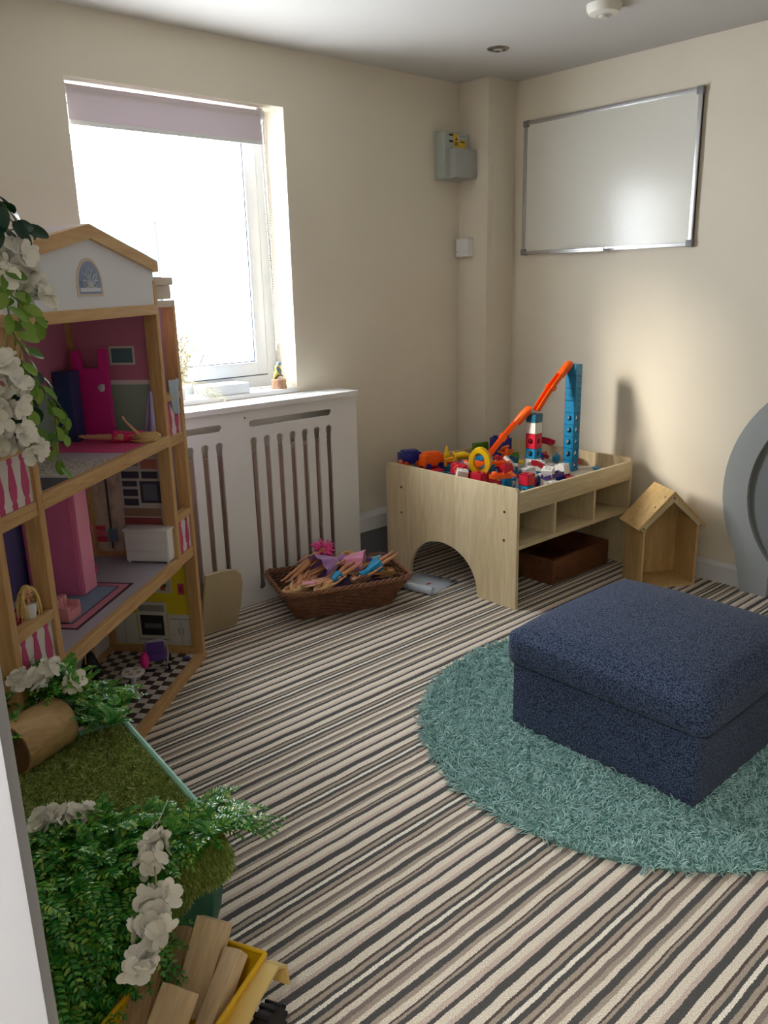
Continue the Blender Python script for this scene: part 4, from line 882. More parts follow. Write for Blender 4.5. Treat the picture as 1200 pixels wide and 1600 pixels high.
def archblock(w_=.05, d=.05, h=.046):
    P = [(-w_ / 2, 0), (-w_ * .3, 0)] + [(-w_ * .3 * math.cos(PI * k / 10), w_ * .36 * math.sin(PI * k / 10)) for k in range(11)] + [(w_ / 2, 0), (w_ / 2, h), (-w_ / 2, h)]
    m_ = MB().prism(P, d, M(((1, 0, 0, 0), (0, 0, -1, d / 2), (0, 1, 0, 0), (0, 0, 0, 1))))
    m_.lathe([(.009, h), (.013, h), (.013, h + .004), (.009, h + .004), (.009, h)], seg=18); return m_
CH = [(-.019, .016), (-.019, -.004), (.019, -.004), (.019, .016), (.0155, .016), (.0155, 0), (-.0155, 0), (-.0155, .016)]
def arcpts(r, a0_, a1_, n=18, dz=0, c=(0, 0, 0)): return [(c[0] + r * math.cos(a0_ + (a1_ - a0_) * k / n), c[1] + r * math.sin(a0_ + (a1_ - a0_) * k / n), c[2] + dz * k / n) for k in range(n + 1)]
def toy(name, label, cat, mb, col, loc, rz=0, tilt=(0, 0), group=None):
    return put(tag(obj(name, mb, pl(col) if isinstance(col, str) else col, None), label, cat, group), loc, rz, tilt)
# the two towers
def tower(label, loc, rz, secs):
    t = thing('marble_run_tower', label, 'toy tower', loc, rz); z = 0
    for c, h, hole in secs: obj('block', cube_mb(.056, h, hole, z), pl(c), t); z += h
    return t, z
t1, h1 = tower('tall all blue marble run tower standing on the play table', (-.236, -.795, TZ), R(4), [('blue', .06, .014)] * 5 + [('blue', .06, 0)] * 3 + [('blue', .055, 0)])
sn = MB()
for k in range(16): sn.box((-.0285, .004, .012 + k * .031), (.001, .016, .003)).box((.010, -.0285, .012 + k * .031), (.012, .001, .010)) 
obj('slot_mark', sn, pl('teal'), t1, kind='stuff')
t2, h2 = tower('shorter white, red and blue marble run tower with an orange slide', (-.466, -.737, TZ), R(4), [('orange', .035, .014), ('white', .058, .014), ('blue', .05, .014), ('red', .074, .014), ('white', .055, 0), ('teal', .040, 0)])
def slide(label, a, b_, kink=.75):
    a = V(a); b_ = V(b_); d = b_ - a; t = thing('marble_slide', label, 'toy track', a)
    P = [V((0, 0, 0)) + V((d.x, d.y, 0)) * .02 * k for k in range(4)]
    e = P[-1]
    for k in range(1, 13): f = k / 12; P.append(e.lerp(d, f) + V((0, 0, .012 * math.sin(PI * f))))
    obj('channel', MB().sweep(P, CH), pl('orange'), t)
    hd = MB(); hd.tube([P[0] + V((0, 0, .006)), P[2] + V((0, 0, .008)), P[4] + V((0, 0, .006)), P[6] + V((0, 0, .002))], [.021, .023, .022, .020], 12); obj('hood', hd, pl('orange'), t)
    mid = P[9]; obj('collar', MB().sweep([P[9], P[10]], [(-.026, .019), (-.026, -.008), (.026, -.008), (.026, .019), (.0195, .019), (.0195, -.0045), (-.0195, -.0045), (-.0195, .019)]), pl('orange'), t)
    return t
slide('upper orange slide running down from the tall blue tower', (-.262, -.788, 1.002), (-.452, -.741, .802))
slide('lower orange slide running down from the shorter tower into the heap', (-.486, -.728, .800), (-.655, -.580, .545))
# low layer of blocks
rn = random.Random(21); spots = []
G1 = 'marble run blocks heaped on the play table'
protos = {}
for k in range(58):
    for tr_ in range(60):
        X = rn.uniform(-.915, -.50); Y = rn.uniform(-1.0, -.28)
        if X > -.70 and Y > -.45 and rn.random() < .5: continue
        if min((X + .466) ** 2 + (Y + .737) ** 2, (X + .236) ** 2 + (Y + .795) ** 2) < .066 ** 2 or (X < -.68 and Y < -.83): continue
        if all((X - a) ** 2 + (Y - b_) ** 2 > .060 ** 2 for a, b_ in spots): break
    else: continue
    spots.append((X, Y)); c = rn.choice(['white', 'white', 'red', 'blue', 'teal', 'white', 'red', 'navy']); key = c
    if key not in protos:
        o = obj('marble_run_block', archblock(), pl(c), None); protos[key] = o
    else: o = protos[key].copy(); C.objects.link(o)
    tag(o, '%s arched marble run block lying in the low heap on the play table' % c, 'toy block', c + ' ' + G1)
    put(o, (X, Y, TZ), rn.uniform(0, PI)); 
spots2 = []
for k in range(40):
    X, Y = spots[rn.randrange(len(spots))]
    if Y > -.52: continue; X += rn.uniform(-.015, .015); Y += rn.uniform(-.015, .015)
    if any((X - a) ** 2 + (Y - b_) ** 2 < .058 ** 2 for a, b_ in spots2) or (X + .466) ** 2 + (Y + .737) ** 2 < .09 ** 2 or (X < -.66 and Y < -.80): continue
    spots2.append((X, Y)); c = rn.choice(['white', 'red', 'blue', 'teal', 'white'])
    o = protos[c].copy(); C.objects.link(o); tag(o, '%s arched marble run block lying on top of the heap on the play table' % c, 'toy block', c + ' upper ' + G1); put(o, (X, Y, TZ + .050), rn.uniform(0, PI), (rn.uniform(-.3, .3), rn.uniform(-.3, .3)))
# single toys
def carbody(l, w_, h):
    return MB().box((0, 0, h * .5), (l, w_, h), bev=h * .18)
def vehicle(label, col, loc, rz):
    t = thing('toy_wagon', label, 'toy vehicle', loc, rz); t.scale = (1.3, 1.3, 1.25)
    obj('body', carbody(.085, .05, .048).box((-.0, 0, .05), (.06, .04, .012), bev=.004), pl(col), t)
    for sx in (-.026, .026):
        for sy in (-.026, .026): obj('wheel', MB().cyl((sx, sy - .004, .004), (sx, sy + .004, .004), .011, seg=16, bev=.002), pl('orange' if col == 'navy' else 'navy'), t)
    return t
vehicle('navy blue toy wagon at the left corner of the play table heap', 'navy', px(640, 724, .535), R(-20))
vehicle('orange toy wagon beside the navy wagon on the play table heap', 'orange', px(674, 727, .535), R(-14))
toy('toy_ball', 'small salmon ball beside the navy wagon', 'toy ball', MB().sph((0, 0, 0), .013), plain((220, 110, 80), .4), px(626, 722, .556))
toy('toy_horn', 'yellow pointed toy cone standing up behind the orange wagon', 'toy', MB().lathe([(0, 0), (.022, 0), (.024, .01), (.014, .03), (.004, .062), (0, .066)], seg=20), 'yellow', px(698, 716, .55))
toy('toy_tube', 'yellow round toy tube lying beside the yellow cone', 'toy track', MB().tube([(-.04, 0, 0), (-.02, 0, .004), (.01, 0, .004), (.045, 0, -.002)], [.014, .018, .021, .010], 18).lathe([(.012, 0), (.024, 0), (.024, .008), (.012, .008)], mat=M.Translation((-.045, 0, 0)) @ M.Rotation(PI / 2, 4, 'Y')), 'yellow', px(722, 713, .575), R(-30))
toy('toy_step', 'amber stepped toy piece in the middle of the heap', 'toy', MB().prism([(-.03, 0), (-.02, 0), (-.02, .022), (.018, .022), (.018, 0), (.03, 0), (.03, .03), (.012, .032), (.012, .044), (-.03, .036)], .026, M(((1, 0, 0, 0), (0, 0, -1, .013), (0, 1, 0, 0), (0, 0, 0, 1)))), plain((232, 150, 20), .35), px(704, 728, .54), R(-40))
def figure(label, col, loc, rz, s_=1):
    t = thing('toy_funnel', label, 'toy funnel', loc, rz); obj('cup', MB().lathe([(.010 * s_, 0), (.012 * s_, .012), (.024 * s_, .034 * s_), (.022 * s_, .034 * s_), (.009 * s_, .012), (.008 * s_, 0), (.010 * s_, 0)], seg=22), pl(col), t)
    obj('fin', MB().bb((-.004, -.028, .01), (.004, -.016, .04), .002).bb((-.004, .016, .01), (.004, .028, .04), .002), pl(col), t); return t
figure('teal toy funnel left of the yellow loop', 'teal', px(719, 733, .53), .4); figure('second teal toy funnel close behind the yellow loop', 'teal', px(738, 728, .53), 1.2); figure('pale blue toy funnel at the back of the heap by the navy box', 'blue', px(760, 727, .53), .2)
toy('toy_cog', 'orange toy cog tipped against a white block at the front left of the heap', 'toy', MB().prism([((.026 if (k // 2) % 2 else .019) * math.cos(2 * PI * k / 24), (.026 if (k // 2) % 2 else .019) * math.sin(2 * PI * k / 24)) for k in range(24)], .014, holes=[[(.007 * math.cos(2 * PI * k / 12), .007 * math.sin(2 * PI * k / 12)) for k in range(12)]]), plain((226, 84, 40), .35), px(714, 736, .55), 0, (.9, .3))
toy('curved_track', 'wide orange curved track along the front left of the heap', 'toy track', MB().sweep(arcpts(.105, R(150), R(285), 22), CH), 'orange', px(762, 720, .567))
toy('curved_track', 'orange curved track end beside the red cube near the table corner', 'toy track', MB().sweep(arcpts(.05, R(190), R(330), 16), CH), 'orange', px(776, 742, .562))
lp = MB(); P = []; ups_ = []
for k in range(46):
    a = -PI / 2 + 2 * PI * 1.25 * k / 45; P.append(V((.047 * math.cos(a), -.035 + .06 * k / 45, .062 + .062 * math.sin(a)))); ups_.append(V((-math.cos(a), 0, -math.sin(a))))
lp.sweep(P, [(q[0] * 1.15, q[1] * 1.1) for q in CH], ups=ups_); yl = toy('loop_track', 'bright yellow looping track standing upright in the middle of the heap', 'toy track', lp, 'yellow', px(750, 741, .545), R(-58))
bxm = MB().box((0, 0, .05), (.10, .07, .10), bev=.007).cyl((-.024, 0, .10), (-.024, 0, .112), .021, bev=.003).cyl((.024, 0, .10), (.024, 0, .112), .021, bev=.003)
toy('toy_case', 'navy blue toy case at the back of the play table behind the lower slide', 'toy', bxm, 'navy', px(782, 712, .50), R(-25))
toy('zigzag_track', 'orange zigzag track leaning on the navy case', 'toy track', MB().sweep([(0, 0, .075), (-.03, 0, .066), (-.055, 0, .045), (-.03, 0, .04), (.0, 0, .036)], [(-.010, .004), (-.010, -.004), (.010, -.004), (.010, .004)]), 'orange', px(795, 719, .52), R(-42))
toy('toy_block', 'olive green toy block at the back edge of the play table', 'toy block', MB().box((0, 0, .03), (.09, .03, .06), bev=.004), 'green', px(750, 708, .51), R(-12))
toy('toy_tube', 'green toy tube in the heap behind the shorter tower', 'toy track', MB().cyl((-.025, 0, 0), (.025, 0, 0), .019, bev=.002), 'green', px(803, 712, .54), R(-40))
toy('toy_roll', 'yellow roll lying under the green tube', 'toy', MB().cyl((-.03, 0, 0), (.03, 0, 0), .013, bev=.002), 'yellow', px(808, 722, .51), R(-30))
toy('toy_hopper', 'orange toy hopper in the heap behind the lower slide', 'toy funnel', MB().lathe([(.02, 0), (.034, .05), (.031, .05), (.017, 0), (.02, 0)], seg=4), 'orange', px(790, 716, .53), .7, (.2, .3))
def lattice():
    h_ = [[(cx + .007 * math.cos(2 * PI * k / 12), cy + .007 * math.sin(2 * PI * k / 12)) for k in range(12)] for cx in (-.02, 0, .02) for cy in (-.01, .01)]
    return MB().prism([(-.033, -.022), (.033, -.022), (.033, .022), (-.033, .022)], .006, holes=h_).bb((-.033, -.022, -.010), (-.029, .022, 0)).bb((.029, -.022, -.010), (.033, .022, 0))
lt = [((795, 718), .57, .5, (.7, .2)), ((783, 727), .555, 1.3, (.4, -.3)), ((800, 728), .55, .9, (.2, .5)), ((770, 724), .55, .2, (.9, .0))]
for i, (p, z, rz, tl) in enumerate(lt): toy('base_plate', 'white perforated toy plate jumbled in the heap left of the shorter tower', 'toy plate', lattice(), 'white', px(p[0], p[1], z), rz, tl, 'white perforated plates in the heap')
for i, (p, rz) in enumerate([((826, 741), 0), ((846, 733), .1), ((866, 735), 0), ((880, 728), .05), ((858, 727), 0)]):
    toy('base_plate', 'white perforated toy plate lying flat on the tray between the towers', 'toy plate', lattice(), 'white', px(p[0], p[1], TZ + .011), rz, (0, 0), 'white plates flat on the tray')
toy('curved_track', 'dark red curved track raised at the back of the play table', 'toy track', MB().sweep(arcpts(.075, R(20), R(160), 18), CH), plain((170, 20, 46), .3), px(850, 700, .56), R(-20), (.35, 0))
toy('curved_track', 'dark red curved track fallen behind the shorter tower', 'toy track', MB().sweep(arcpts(.045, R(150), R(280), 14), CH), plain((150, 18, 40), .3), px(842, 708, .53), 0, (.3, .3))
toy('toy_block', 'navy toy block behind the shorter tower', 'toy block', archblock(.05, .05, .05), 'navy', px(841, 722, .492), .5)
toy('toy_cone', 'small orange cone lying at the back of the tray', 'toy', MB().lathe([(0, .0), (.02, 0), (.018, .01), (.008, .028), (0, .03)], seg=18), 'orange', px(851, 712, .49), 0, (.5, 0))
toy('toy_castle', 'blue spiky toy castle piece beside the foot of the tall tower', 'toy', MB().box((0, 0, .016), (.04, .03, .032), bev=.002).cyl((-.014, 0, .03), (-.014, 0, .055), .005, .001, 8).cyl((.014, 0, .03), (.014, 0, .05), .005, .001, 8).cyl((0, 0, .03), (0, 0, .046), .004, .001, 8), 'blue', px(869, 721, .485), .3)
toy('toy_block', 'red toy block lying behind the tall blue tower', 'toy block', MB().cyl((-.02, 0, .016), (.02, 0, .016), .018, bev=.002), plain((190, 40, 36), .35), px(902, 725, .485), .6)
toy('toy_spool', 'turquoise toy spool near the right end of the tray', 'toy', MB().lathe([(0, 0), (.024, 0), (.022, .006), (.011, .010), (.011, .018), (.021, .026), (.022, .030), (0, .030)], seg=24), 'blue', px(931, 739, TZ + .001), .2)
toy('toy_ring', 'orange toy ring beside the turquoise spool', 'toy', MB().tube(arcpts(.014, 0, 2 * PI, 16)[:-1], .006, 8, closed=True), 'orange', px(945, 736, TZ + .007))
def cq(x, y, zc, h):
    q = px(x, y, zc); return (max(-.915, min(-.11, q.x)), max(-.998, q.y), zc - h / 2)
c0 = cq(823, 748, .554, .050)
toy('marble_run_cube', 'red cube stacked on the blue cube at the near table corner', 'toy block', cube_mb(.052, .050, 0), 'red', c0, .05)
toy('marble_run_cube', 'blue cube at the near table corner under the red cube', 'toy block', cube_mb(.052, .050, .013), 'blue', (c0[0], c0[1], TZ), .05)
for nm, c_, x_, y_, zc, hh in (('white cube left of the blue cube at the near table corner', 'white', 809, 757, .507, 0), ('blue cube with an open side near the front left table corner', 'blue', 796, 754, .520, .014), ('white cube near the front left table corner under the orange track end', 'white', 781, 753, .512, .012), ('pink cube on the left rim beside the wide orange track', 'pink', 762, 747, .526, 0), ('white cube behind the left rim beside the pink cube', 'white', 749, 746, .514, 0), ('dark red cube behind the left rim under the wide orange track', 'red', 736, 744, .510, 0)):
    q_ = cq(x_, y_, zc, .052); toy('marble_run_cube', nm, 'toy block', cube_mb(.046, .050, hh), c_, q_, .05)
toy('marble_run_cube', 'red cube standing near the front rim right of the shorter tower', 'toy block', cube_mb(.052, .050, 0), 'red', cq(880, 742, .515, .05), .25)
toy('marble_run_cube', 'blue cube against the front rim below the red slide', 'toy block', cube_mb(.052, .045, .010), 'blue', cq(852, 752, .502, .045), -.1)
toy('short_slide', 'short red slide beside the orange foot of the shorter tower', 'toy track', MB().sweep([(0, 0, .04), (.02, -.02, .036), (.05, -.05, .01), (.07, -.07, .0)], CH), 'red', px(830, 738, .54), 0)
toy('toy_pyramid', 'amber pyramid piece at the foot of the shorter tower', 'toy', MB().lathe([(0, 0), (.032, 0), (.028, .02), (.010, .052), (0, .054)], seg=6), 'yellow', (-.505, -.82, TZ), .2)
toy('toy_ball', 'lime green ball right of the amber pyramid', 'toy ball', MB().sph((0, 0, 0), .012), 'lime', (-.50, -.865, TZ + .012))
toy('rail_piece', 'purple blue rail lying towards the red cube', 'toy track', MB().sweep([(0, 0, 0), (.11, -.0, .006)], CH), 'purple', px(850, 748, .53), -.15)
toy('rail_piece', 'second purple blue rail lying parallel on the tray', 'toy track', MB().sweep([(0, 0, 0), (.10, -.0, .0)], CH), 'purple', (-.63, -.905, TZ + .004), -.12)
toy('toy_peg', 'orange knob piece in front of the yellow loop', 'toy', MB().lathe([(0, 0), (.014, 0), (.011, .012), (.017, .022), (.012, .032), (0, .034)], seg=18), 'orange', px(773, 748, .545))
toy('toy_dome', 'orange domed piece left of the red cube', 'toy', MB().lathe([(.012, 0), (.032, .0), (.03, .012), (.014, .024), (0, .026)], seg=24), 'orange', px(797, 746, .535))

# ---------------------------------------------------------------- grass mound
GZ = .345
gm = thing('grass_mound', 'low table covered in artificial grass with a dark green cloth skirt', 'play grass', (-3.17, -1.6, 0))
def gl_(x, y, z): return (x + 3.17, y + 1.6, z)
Pm = [(-2.900, -1.34), (-2.918, -1.55), (-2.938, -1.78), (-2.946, -1.86), (-2.985, -1.885), (-3.08, -1.885), (-3.46, -1.87), (-3.46, -1.56), (-3.15, -1.36), (-3.02, -1.32)]
def inset(P, d):
    c = V((sum(p[0] for p in P) / len(P), sum(p[1] for p in P) / len(P))); return [(p[0] + (c.x - p[0]) * d, p[1] + (c.y - p[1]) * d) for p in P]
tb3 = MB().prism([gl_(p[0], p[1], 0)[:2] for p in inset(Pm, .03)], .012, M.Translation((0, 0, GZ - .014)))
obj('turf_base', tb3, plain((84, 100, 40), .9, noise=.3, nscale=60), gm, smooth=False)
# cloth skirt, gathered into folds
sk = MB(); vs = []; pp = []
for i in range(len(Pm)):
    a, b_ = V((*Pm[i], 0)), V((*Pm[(i + 1) % len(Pm)], 0)); n_ = max(2, int((b_ - a).length / .02))
    for k in range(n_): pp.append(a.lerp(b_, k / n_))
rows = 7; nP = len(pp); cx_, cy_ = -3.17, -1.6
for r_ in range(rows + 1):
    f = r_ / rows; z = GZ - .006 - (GZ - .012) * f
    for i, p in enumerate(pp):
        d = (p - V((cx_, cy_, 0))).normalized(); wv_ = (.004 * math.sin(i * 1.7) + .006 * math.sin(i * .6 + 1)) * f - .004 * (1 - f) * 0; q = p + d * (wv_ - .014 + (.012 if f < .15 else 0)) + (V((.42, -.9, 0)) * .030 * math.sin(PI * min(1, f * 1.3)) if p.y < -1.80 and p.x > -3.12 else V((0, 0, 0))); vs.append((q.x + 3.17, q.y + 1.6, z))
sk.raw(vs, [(r_ * nP + i, r_ * nP + (i + 1) % nP, (r_ + 1) * nP + (i + 1) % nP, (r_ + 1) * nP + i) for r_ in range(rows) for i in range(nP)])
obj('cloth_skirt', sk, plain((10, 92, 70), .5, .5), gm)
obj('piped_edge', MB().tube([V((p.x + 3.17, p.y + 1.6, GZ + .004)) for p in pp], .0085, 8, closed=True), plain((150, 206, 186), .45), gm)
def in_poly(P, x, y):
    c = np.zeros(len(x), bool); j = len(P) - 1
    for i in range(len(P)):
        xi, yi = P[i]; xj, yj = P[j]
        c ^= ((yi > y) != (yj > y)) & (x < (xj - xi) * (y - yi) / (yj - yi + 1e-12) + xi); j = i
    return c
n = 80000; gx_ = rng.uniform(-3.47, -2.83, n); gy_ = rng.uniform(-1.9, -1.2, n); k_ = in_poly(inset(Pm, .035), gx_, gy_); gx_ = gx_[k_]; gy_ = gy_[k_]; n = len(gx_)
P0 = np.c_[gx_ + 3.17, gy_ + 1.6, np.full(n, GZ - .003)]
dd = np.c_[rng.normal(0, .55, n), rng.normal(0, .55, n) - .1, np.ones(n)]; dd /= np.linalg.norm(dd, axis=1, keepdims=True); ln = rng.uniform(.011, .021, n)
sdv = np.cross(dd, rng.normal(size=(n, 3))); sdv /= np.linalg.norm(sdv, axis=1, keepdims=True); sdv *= .0012
md_ = P0 + dd * (ln * .55)[:, None]; tp_ = P0 + dd * ln[:, None] + np.c_[dd[:, 0] * ln * .5, dd[:, 1] * ln * .5, -ln * .15]
vs = np.stack([P0 - sdv, P0 + sdv, md_ + sdv, md_ - sdv, tp_ + sdv * .3, tp_ - sdv * .3], 1).reshape(-1, 3)
fs = (np.array([[0, 1, 2, 3], [3, 2, 4, 5]])[None] + (np.arange(n) * 6)[:, None, None]).reshape(-1, 4)
GRS = island_mat('turf_blades', [(104, 134, 44), (152, 174, 74), (126, 154, 56), (220, 224, 150)], .3, .8)
tag(npobj('turf', vs, fs, GRS, gm), kind='stuff')

fl = MB(); FP = []
for i in range(9):
    f = i / 8; row_ = []
    for j in range(15):
        u = j / 14; x_ = -3.13 + .185 * u; y_ = -1.875 - .022 * math.sin(min(1, f * 1.6) * PI / 2) - .02 * f; ln_ = .130 - .068 * u + .012 * math.sin(u * 9); row_.append(V((x_ + 3.17, y_ + 1.6, GZ + .004 - ln_ * f ** 1.1)))
    FP.append(row_)
fl.raw([p for r_ in FP for p in r_], [(i * 15 + j, i * 15 + j + 1, (i + 1) * 15 + j + 1, (i + 1) * 15 + j) for i in range(8) for j in range(14)])
flo = obj('turf_flap', fl, plain((78, 84, 34), .9, noise=.3, nscale=60), gm); so = flo.modifiers.new('thick', 'SOLIDIFY'); so.thickness = .006
n = 14000; fi = rng.uniform(0, 7.999, n); fj = rng.uniform(0, 13.999, n); FA = np.array([[tuple(p) for p in r_] for r_ in FP]); i0 = fi.astype(int); j0 = fj.astype(int); a_ = (fi - i0)[:, None]; c_ = (fj - j0)[:, None]
P0 = FA[i0, j0] * (1 - a_) * (1 - c_) + FA[i0 + 1, j0] * a_ * (1 - c_) + FA[i0, j0 + 1] * (1 - a_) * c_ + FA[i0 + 1, j0 + 1] * a_ * c_
dd = np.c_[rng.normal(0, .5, n), -1 + rng.normal(0, .3, n), rng.normal(-.1, .5, n)]; dd /= np.linalg.norm(dd, axis=1, keepdims=True); ln = rng.uniform(.011, .021, n)
sdv = np.cross(dd, rng.normal(size=(n, 3))); sdv /= np.linalg.norm(sdv, axis=1, keepdims=True); sdv *= .0012
md_ = P0 + dd * (ln * .55)[:, None]; tp_ = P0 + dd * ln[:, None] - np.c_[ln * 0, ln * 0, ln * .3]
vs = np.stack([P0 - sdv, P0 + sdv, md_ + sdv, md_ - sdv, tp_ + sdv * .3, tp_ - sdv * .3], 1).reshape(-1, 3)
fs = (np.array([[0, 1, 2, 3], [3, 2, 4, 5]])[None] + (np.arange(n) * 6)[:, None, None]).reshape(-1, 4)
tag(npobj('turf', vs, fs, GRS, gm), kind='stuff')

# ---------------------------------------------------------------- foliage
def leaf_arrays():
    return []
LV = []; 
def leaflet(acc, p, d, nrm_, L, W):
    """a folded pointed leaf, two quads per side"""
    d = d.normalized(); s_ = d.cross(nrm_).normalized(); n_ = s_.cross(d)
    a = p; m1 = p + d * L * .35 - n_ * L * .02; m2 = p + d * L * .72 - n_ * L * .04; t_ = p + d * L - n_ * L * .12
    q = [a, m1 + s_ * W * .5 + n_ * W * .18, m2 + s_ * W * .40 + n_ * W * .12, t_, m1, m2, m1 - s_ * W * .5 + n_ * W * .18, m2 - s_ * W * .40 + n_ * W * .12]
    b0 = len(acc[0]); acc[0].extend([tuple(v) for v in q])
    for f in ((0, 4, 1, 1), (4, 5, 2, 1), (5, 3, 2, 2), (0, 6, 4, 4), (6, 7, 5, 4), (7, 3, 5, 5)): acc[1].append([b0 + i for i in f])
def acc_obj(name, acc, mats, parent=None):
    me = bpy.data.meshes.new(name); fs = [tuple(dict.fromkeys(f)) for f in acc[1]]
    me.from_pydata(acc[0], [], fs); me.update()
    for x in (mats if isinstance(mats, (list, tuple)) else [mats]): me.materials.append(x)
    me.polygons.foreach_set('use_smooth', [True] * len(me.polygons))
    o = bpy.data.objects.new(name, me); C.objects.link(o)
    if parent: o.parent = parent
    return o
def fern(acc, stem, root, d, L, rn, ll=.021, lw=.0088, pairs=10, droop=.5, up=V((0, 0, 1))):
    d = d.normalized(); side = d.cross(up).normalized() if abs(d.dot(up)) < .97 else V((1, 0, 0)); P = []
    for i in range(pairs + 1):
        t = i / pairs; P.append(root + d * L * t + V((0, 0, -1)) * droop * L * t * t)
    stem.tube(P[::2] if len(P) > 8 else P, .0011, 4, caps=False)
    for i in range(1, pairs + 1):
        ax = (P[i] - P[i - 1]).normalized(); sd_ = ax.cross(up); sd_ = sd_.normalized() if sd_.length > .1 else side; nn_ = sd_.cross(ax)
        sz = (1 - .55 * (i / pairs) ** 1.5) * rn.uniform(.85, 1.1)
        for s_ in (-1, 1): leaflet(acc, P[i], sd_ * s_ + ax * .65 + nn_ * rn.uniform(-.1, .35), nn_, ll * sz, lw * sz)
    leaflet(acc, P[-1], P[-1] - P[-2], V((0, 0, 1)), ll * .6, lw * .6)
FERN = island_mat('fern_leaves', [(34, 116, 44), (60, 156, 54), (44, 134, 48), (132, 190, 70), (72, 160, 58), (176, 208, 88)], .3, .6)
STEM = plain((50, 100, 40), .5)
def fern_mat(name, label, spots_, seed, **kw):
    rn = random.Random(seed); acc = ([], []); stm = MB()
    for (p, d, L) in spots_: fern(acc, stm, V(p), V(d), L, rn, **kw)
    t = thing(name, label, 'artificial fern', (0, 0, 0)); acc_obj('leaves', acc, FERN, t)['kind'] = 'stuff'; obj('stems', stm, STEM, t)['kind'] = 'stuff'; return t
rn = random.Random(4); sp = []
# behind the log, along the back edge of the mound
for k in range(150):
    f = rn.random(); p = px(5 + 120 * f, 1088 - 14 * math.sin(f * 3), GZ + .13) + V((rn.uniform(-.02, .02), rn.uniform(.0, .05), rn.uniform(-.03, .03))); sp.append((p, (rn.uniform(-1, 1), rn.uniform(-.8, .8), rn.uniform(-.1, .8)), rn.uniform(.05, .085)))
for k in range(130):
    p = px(rn.uniform(115, 188), rn.uniform(1075, 1135), GZ + rn.uniform(.0, .07)); sp.append((p, (rn.uniform(-1, 1), rn.uniform(-.8, .8), rn.uniform(.0, .7)), rn.uniform(.045, .075)))
for k in range(14):
    p = px(rn.uniform(-5, 14), rn.uniform(1100, 1160), GZ + .10); sp.append((p, (rn.uniform(-.3, 1), rn.uniform(-.8, .2), rn.uniform(-.6, .5)), rn.uniform(.04, .07)))
sp.append((px(165, 1088, GZ + .045), (1, -.25, .05), .10)); sp.append((px(100, 1082, GZ + .06), (.8, .1, .5), .07))
fern_mat('fern_mat', 'artificial fern along the back edge of the grass behind the log', sp, 11, droop=.25)
sp = []
for k in range(270):
    f = rn.random(); p = px(40 + 300 * f, 1312 - 26 * f + rn.uniform(-14, 36) * (1 - .45 * f), GZ + rn.uniform(.0, .04)); sp.append((p, (rn.uniform(-.9, 1), rn.uniform(-1, .6), rn.uniform(.0, .8)), rn.uniform(.045, .085)))
for k in range(330):   # the part hanging over the front
    u = rn.random() ** .8; z = rn.uniform(.03, .35); p = V((-3.47 + .33 * u - (.06 if z < .2 else 0) * u, -1.90 - rn.uniform(.0, .05) - .04 * (1 - z / .35), z)); sp.append((p, (rn.uniform(-.6, .9), rn.uniform(-1, -.2), rn.uniform(-.5, .5)), rn.uniform(.05, .10)))
for k in range(150):
    p = V((rn.uniform(-3.45, -3.12), rn.uniform(-1.90, -1.72), GZ + rn.uniform(0, .045))); sp.append((p, (rn.uniform(-.8, 1), rn.uniform(-1, .3), rn.uniform(.1, .8)), rn.uniform(.045, .085)))
for k in range(34): p = px(rn.uniform(300, 352), rn.uniform(1262, 1292), GZ + rn.uniform(0, .02)); sp.append((p, (rn.uniform(.1, 1), rn.uniform(-.9, .1), rn.uniform(-.1, .5)), rn.uniform(.05, .09)))
for k in range(5): sp.append((px(348, 1285, GZ + .01), (1, -.5 - .12 * k, .25 - .08 * k), .125 - .01 * k))
for k in range(130):
    u = rn.random(); sp.append((V((-3.46 + .37 * u, -1.885 + rn.uniform(-.02, .012), GZ + rn.uniform(-.05, .04))), (rn.uniform(-.8, .8), rn.uniform(-1, -.3), rn.uniform(-.3, .6)), rn.uniform(.05, .09)))
fern_mat('fern_mat', 'artificial fern spread over the front of the grass and hanging beside the toy truck', sp, 12, droop=.35)
# ---------------------------------------------------------------- log
lg = thing('wooden_log', 'smooth cut wooden log lying at the back of the grass mound', 'log', (0, 0, 0))
a = px(94, 1124, GZ + .062); b_ = px(17, 1172, GZ + .062); ax = (b_ - a).normalized(); nn_ = 14
P = [a + ax * ((b_ - a).length * k / nn_) for k in range(nn_ + 1)]
rs = [.058 if k == 0 else .062 + .001 * math.sin(k * 1.3) for k in range(nn_ + 1)]; P.insert(0, a - ax * .008); rs.insert(0, .046)
LOGW = wood('log_wood', (206, 174, 124), (170, 134, 86), 0, 7, .5, 5, .1)
obj('trunk', MB().tube(P, rs, 28), LOGW, lg)
obj('cut_end', MB().cyl(b_ + ax * .001, b_ + ax * .003, .059, seg=28), plain((120, 84, 50), .7), lg)

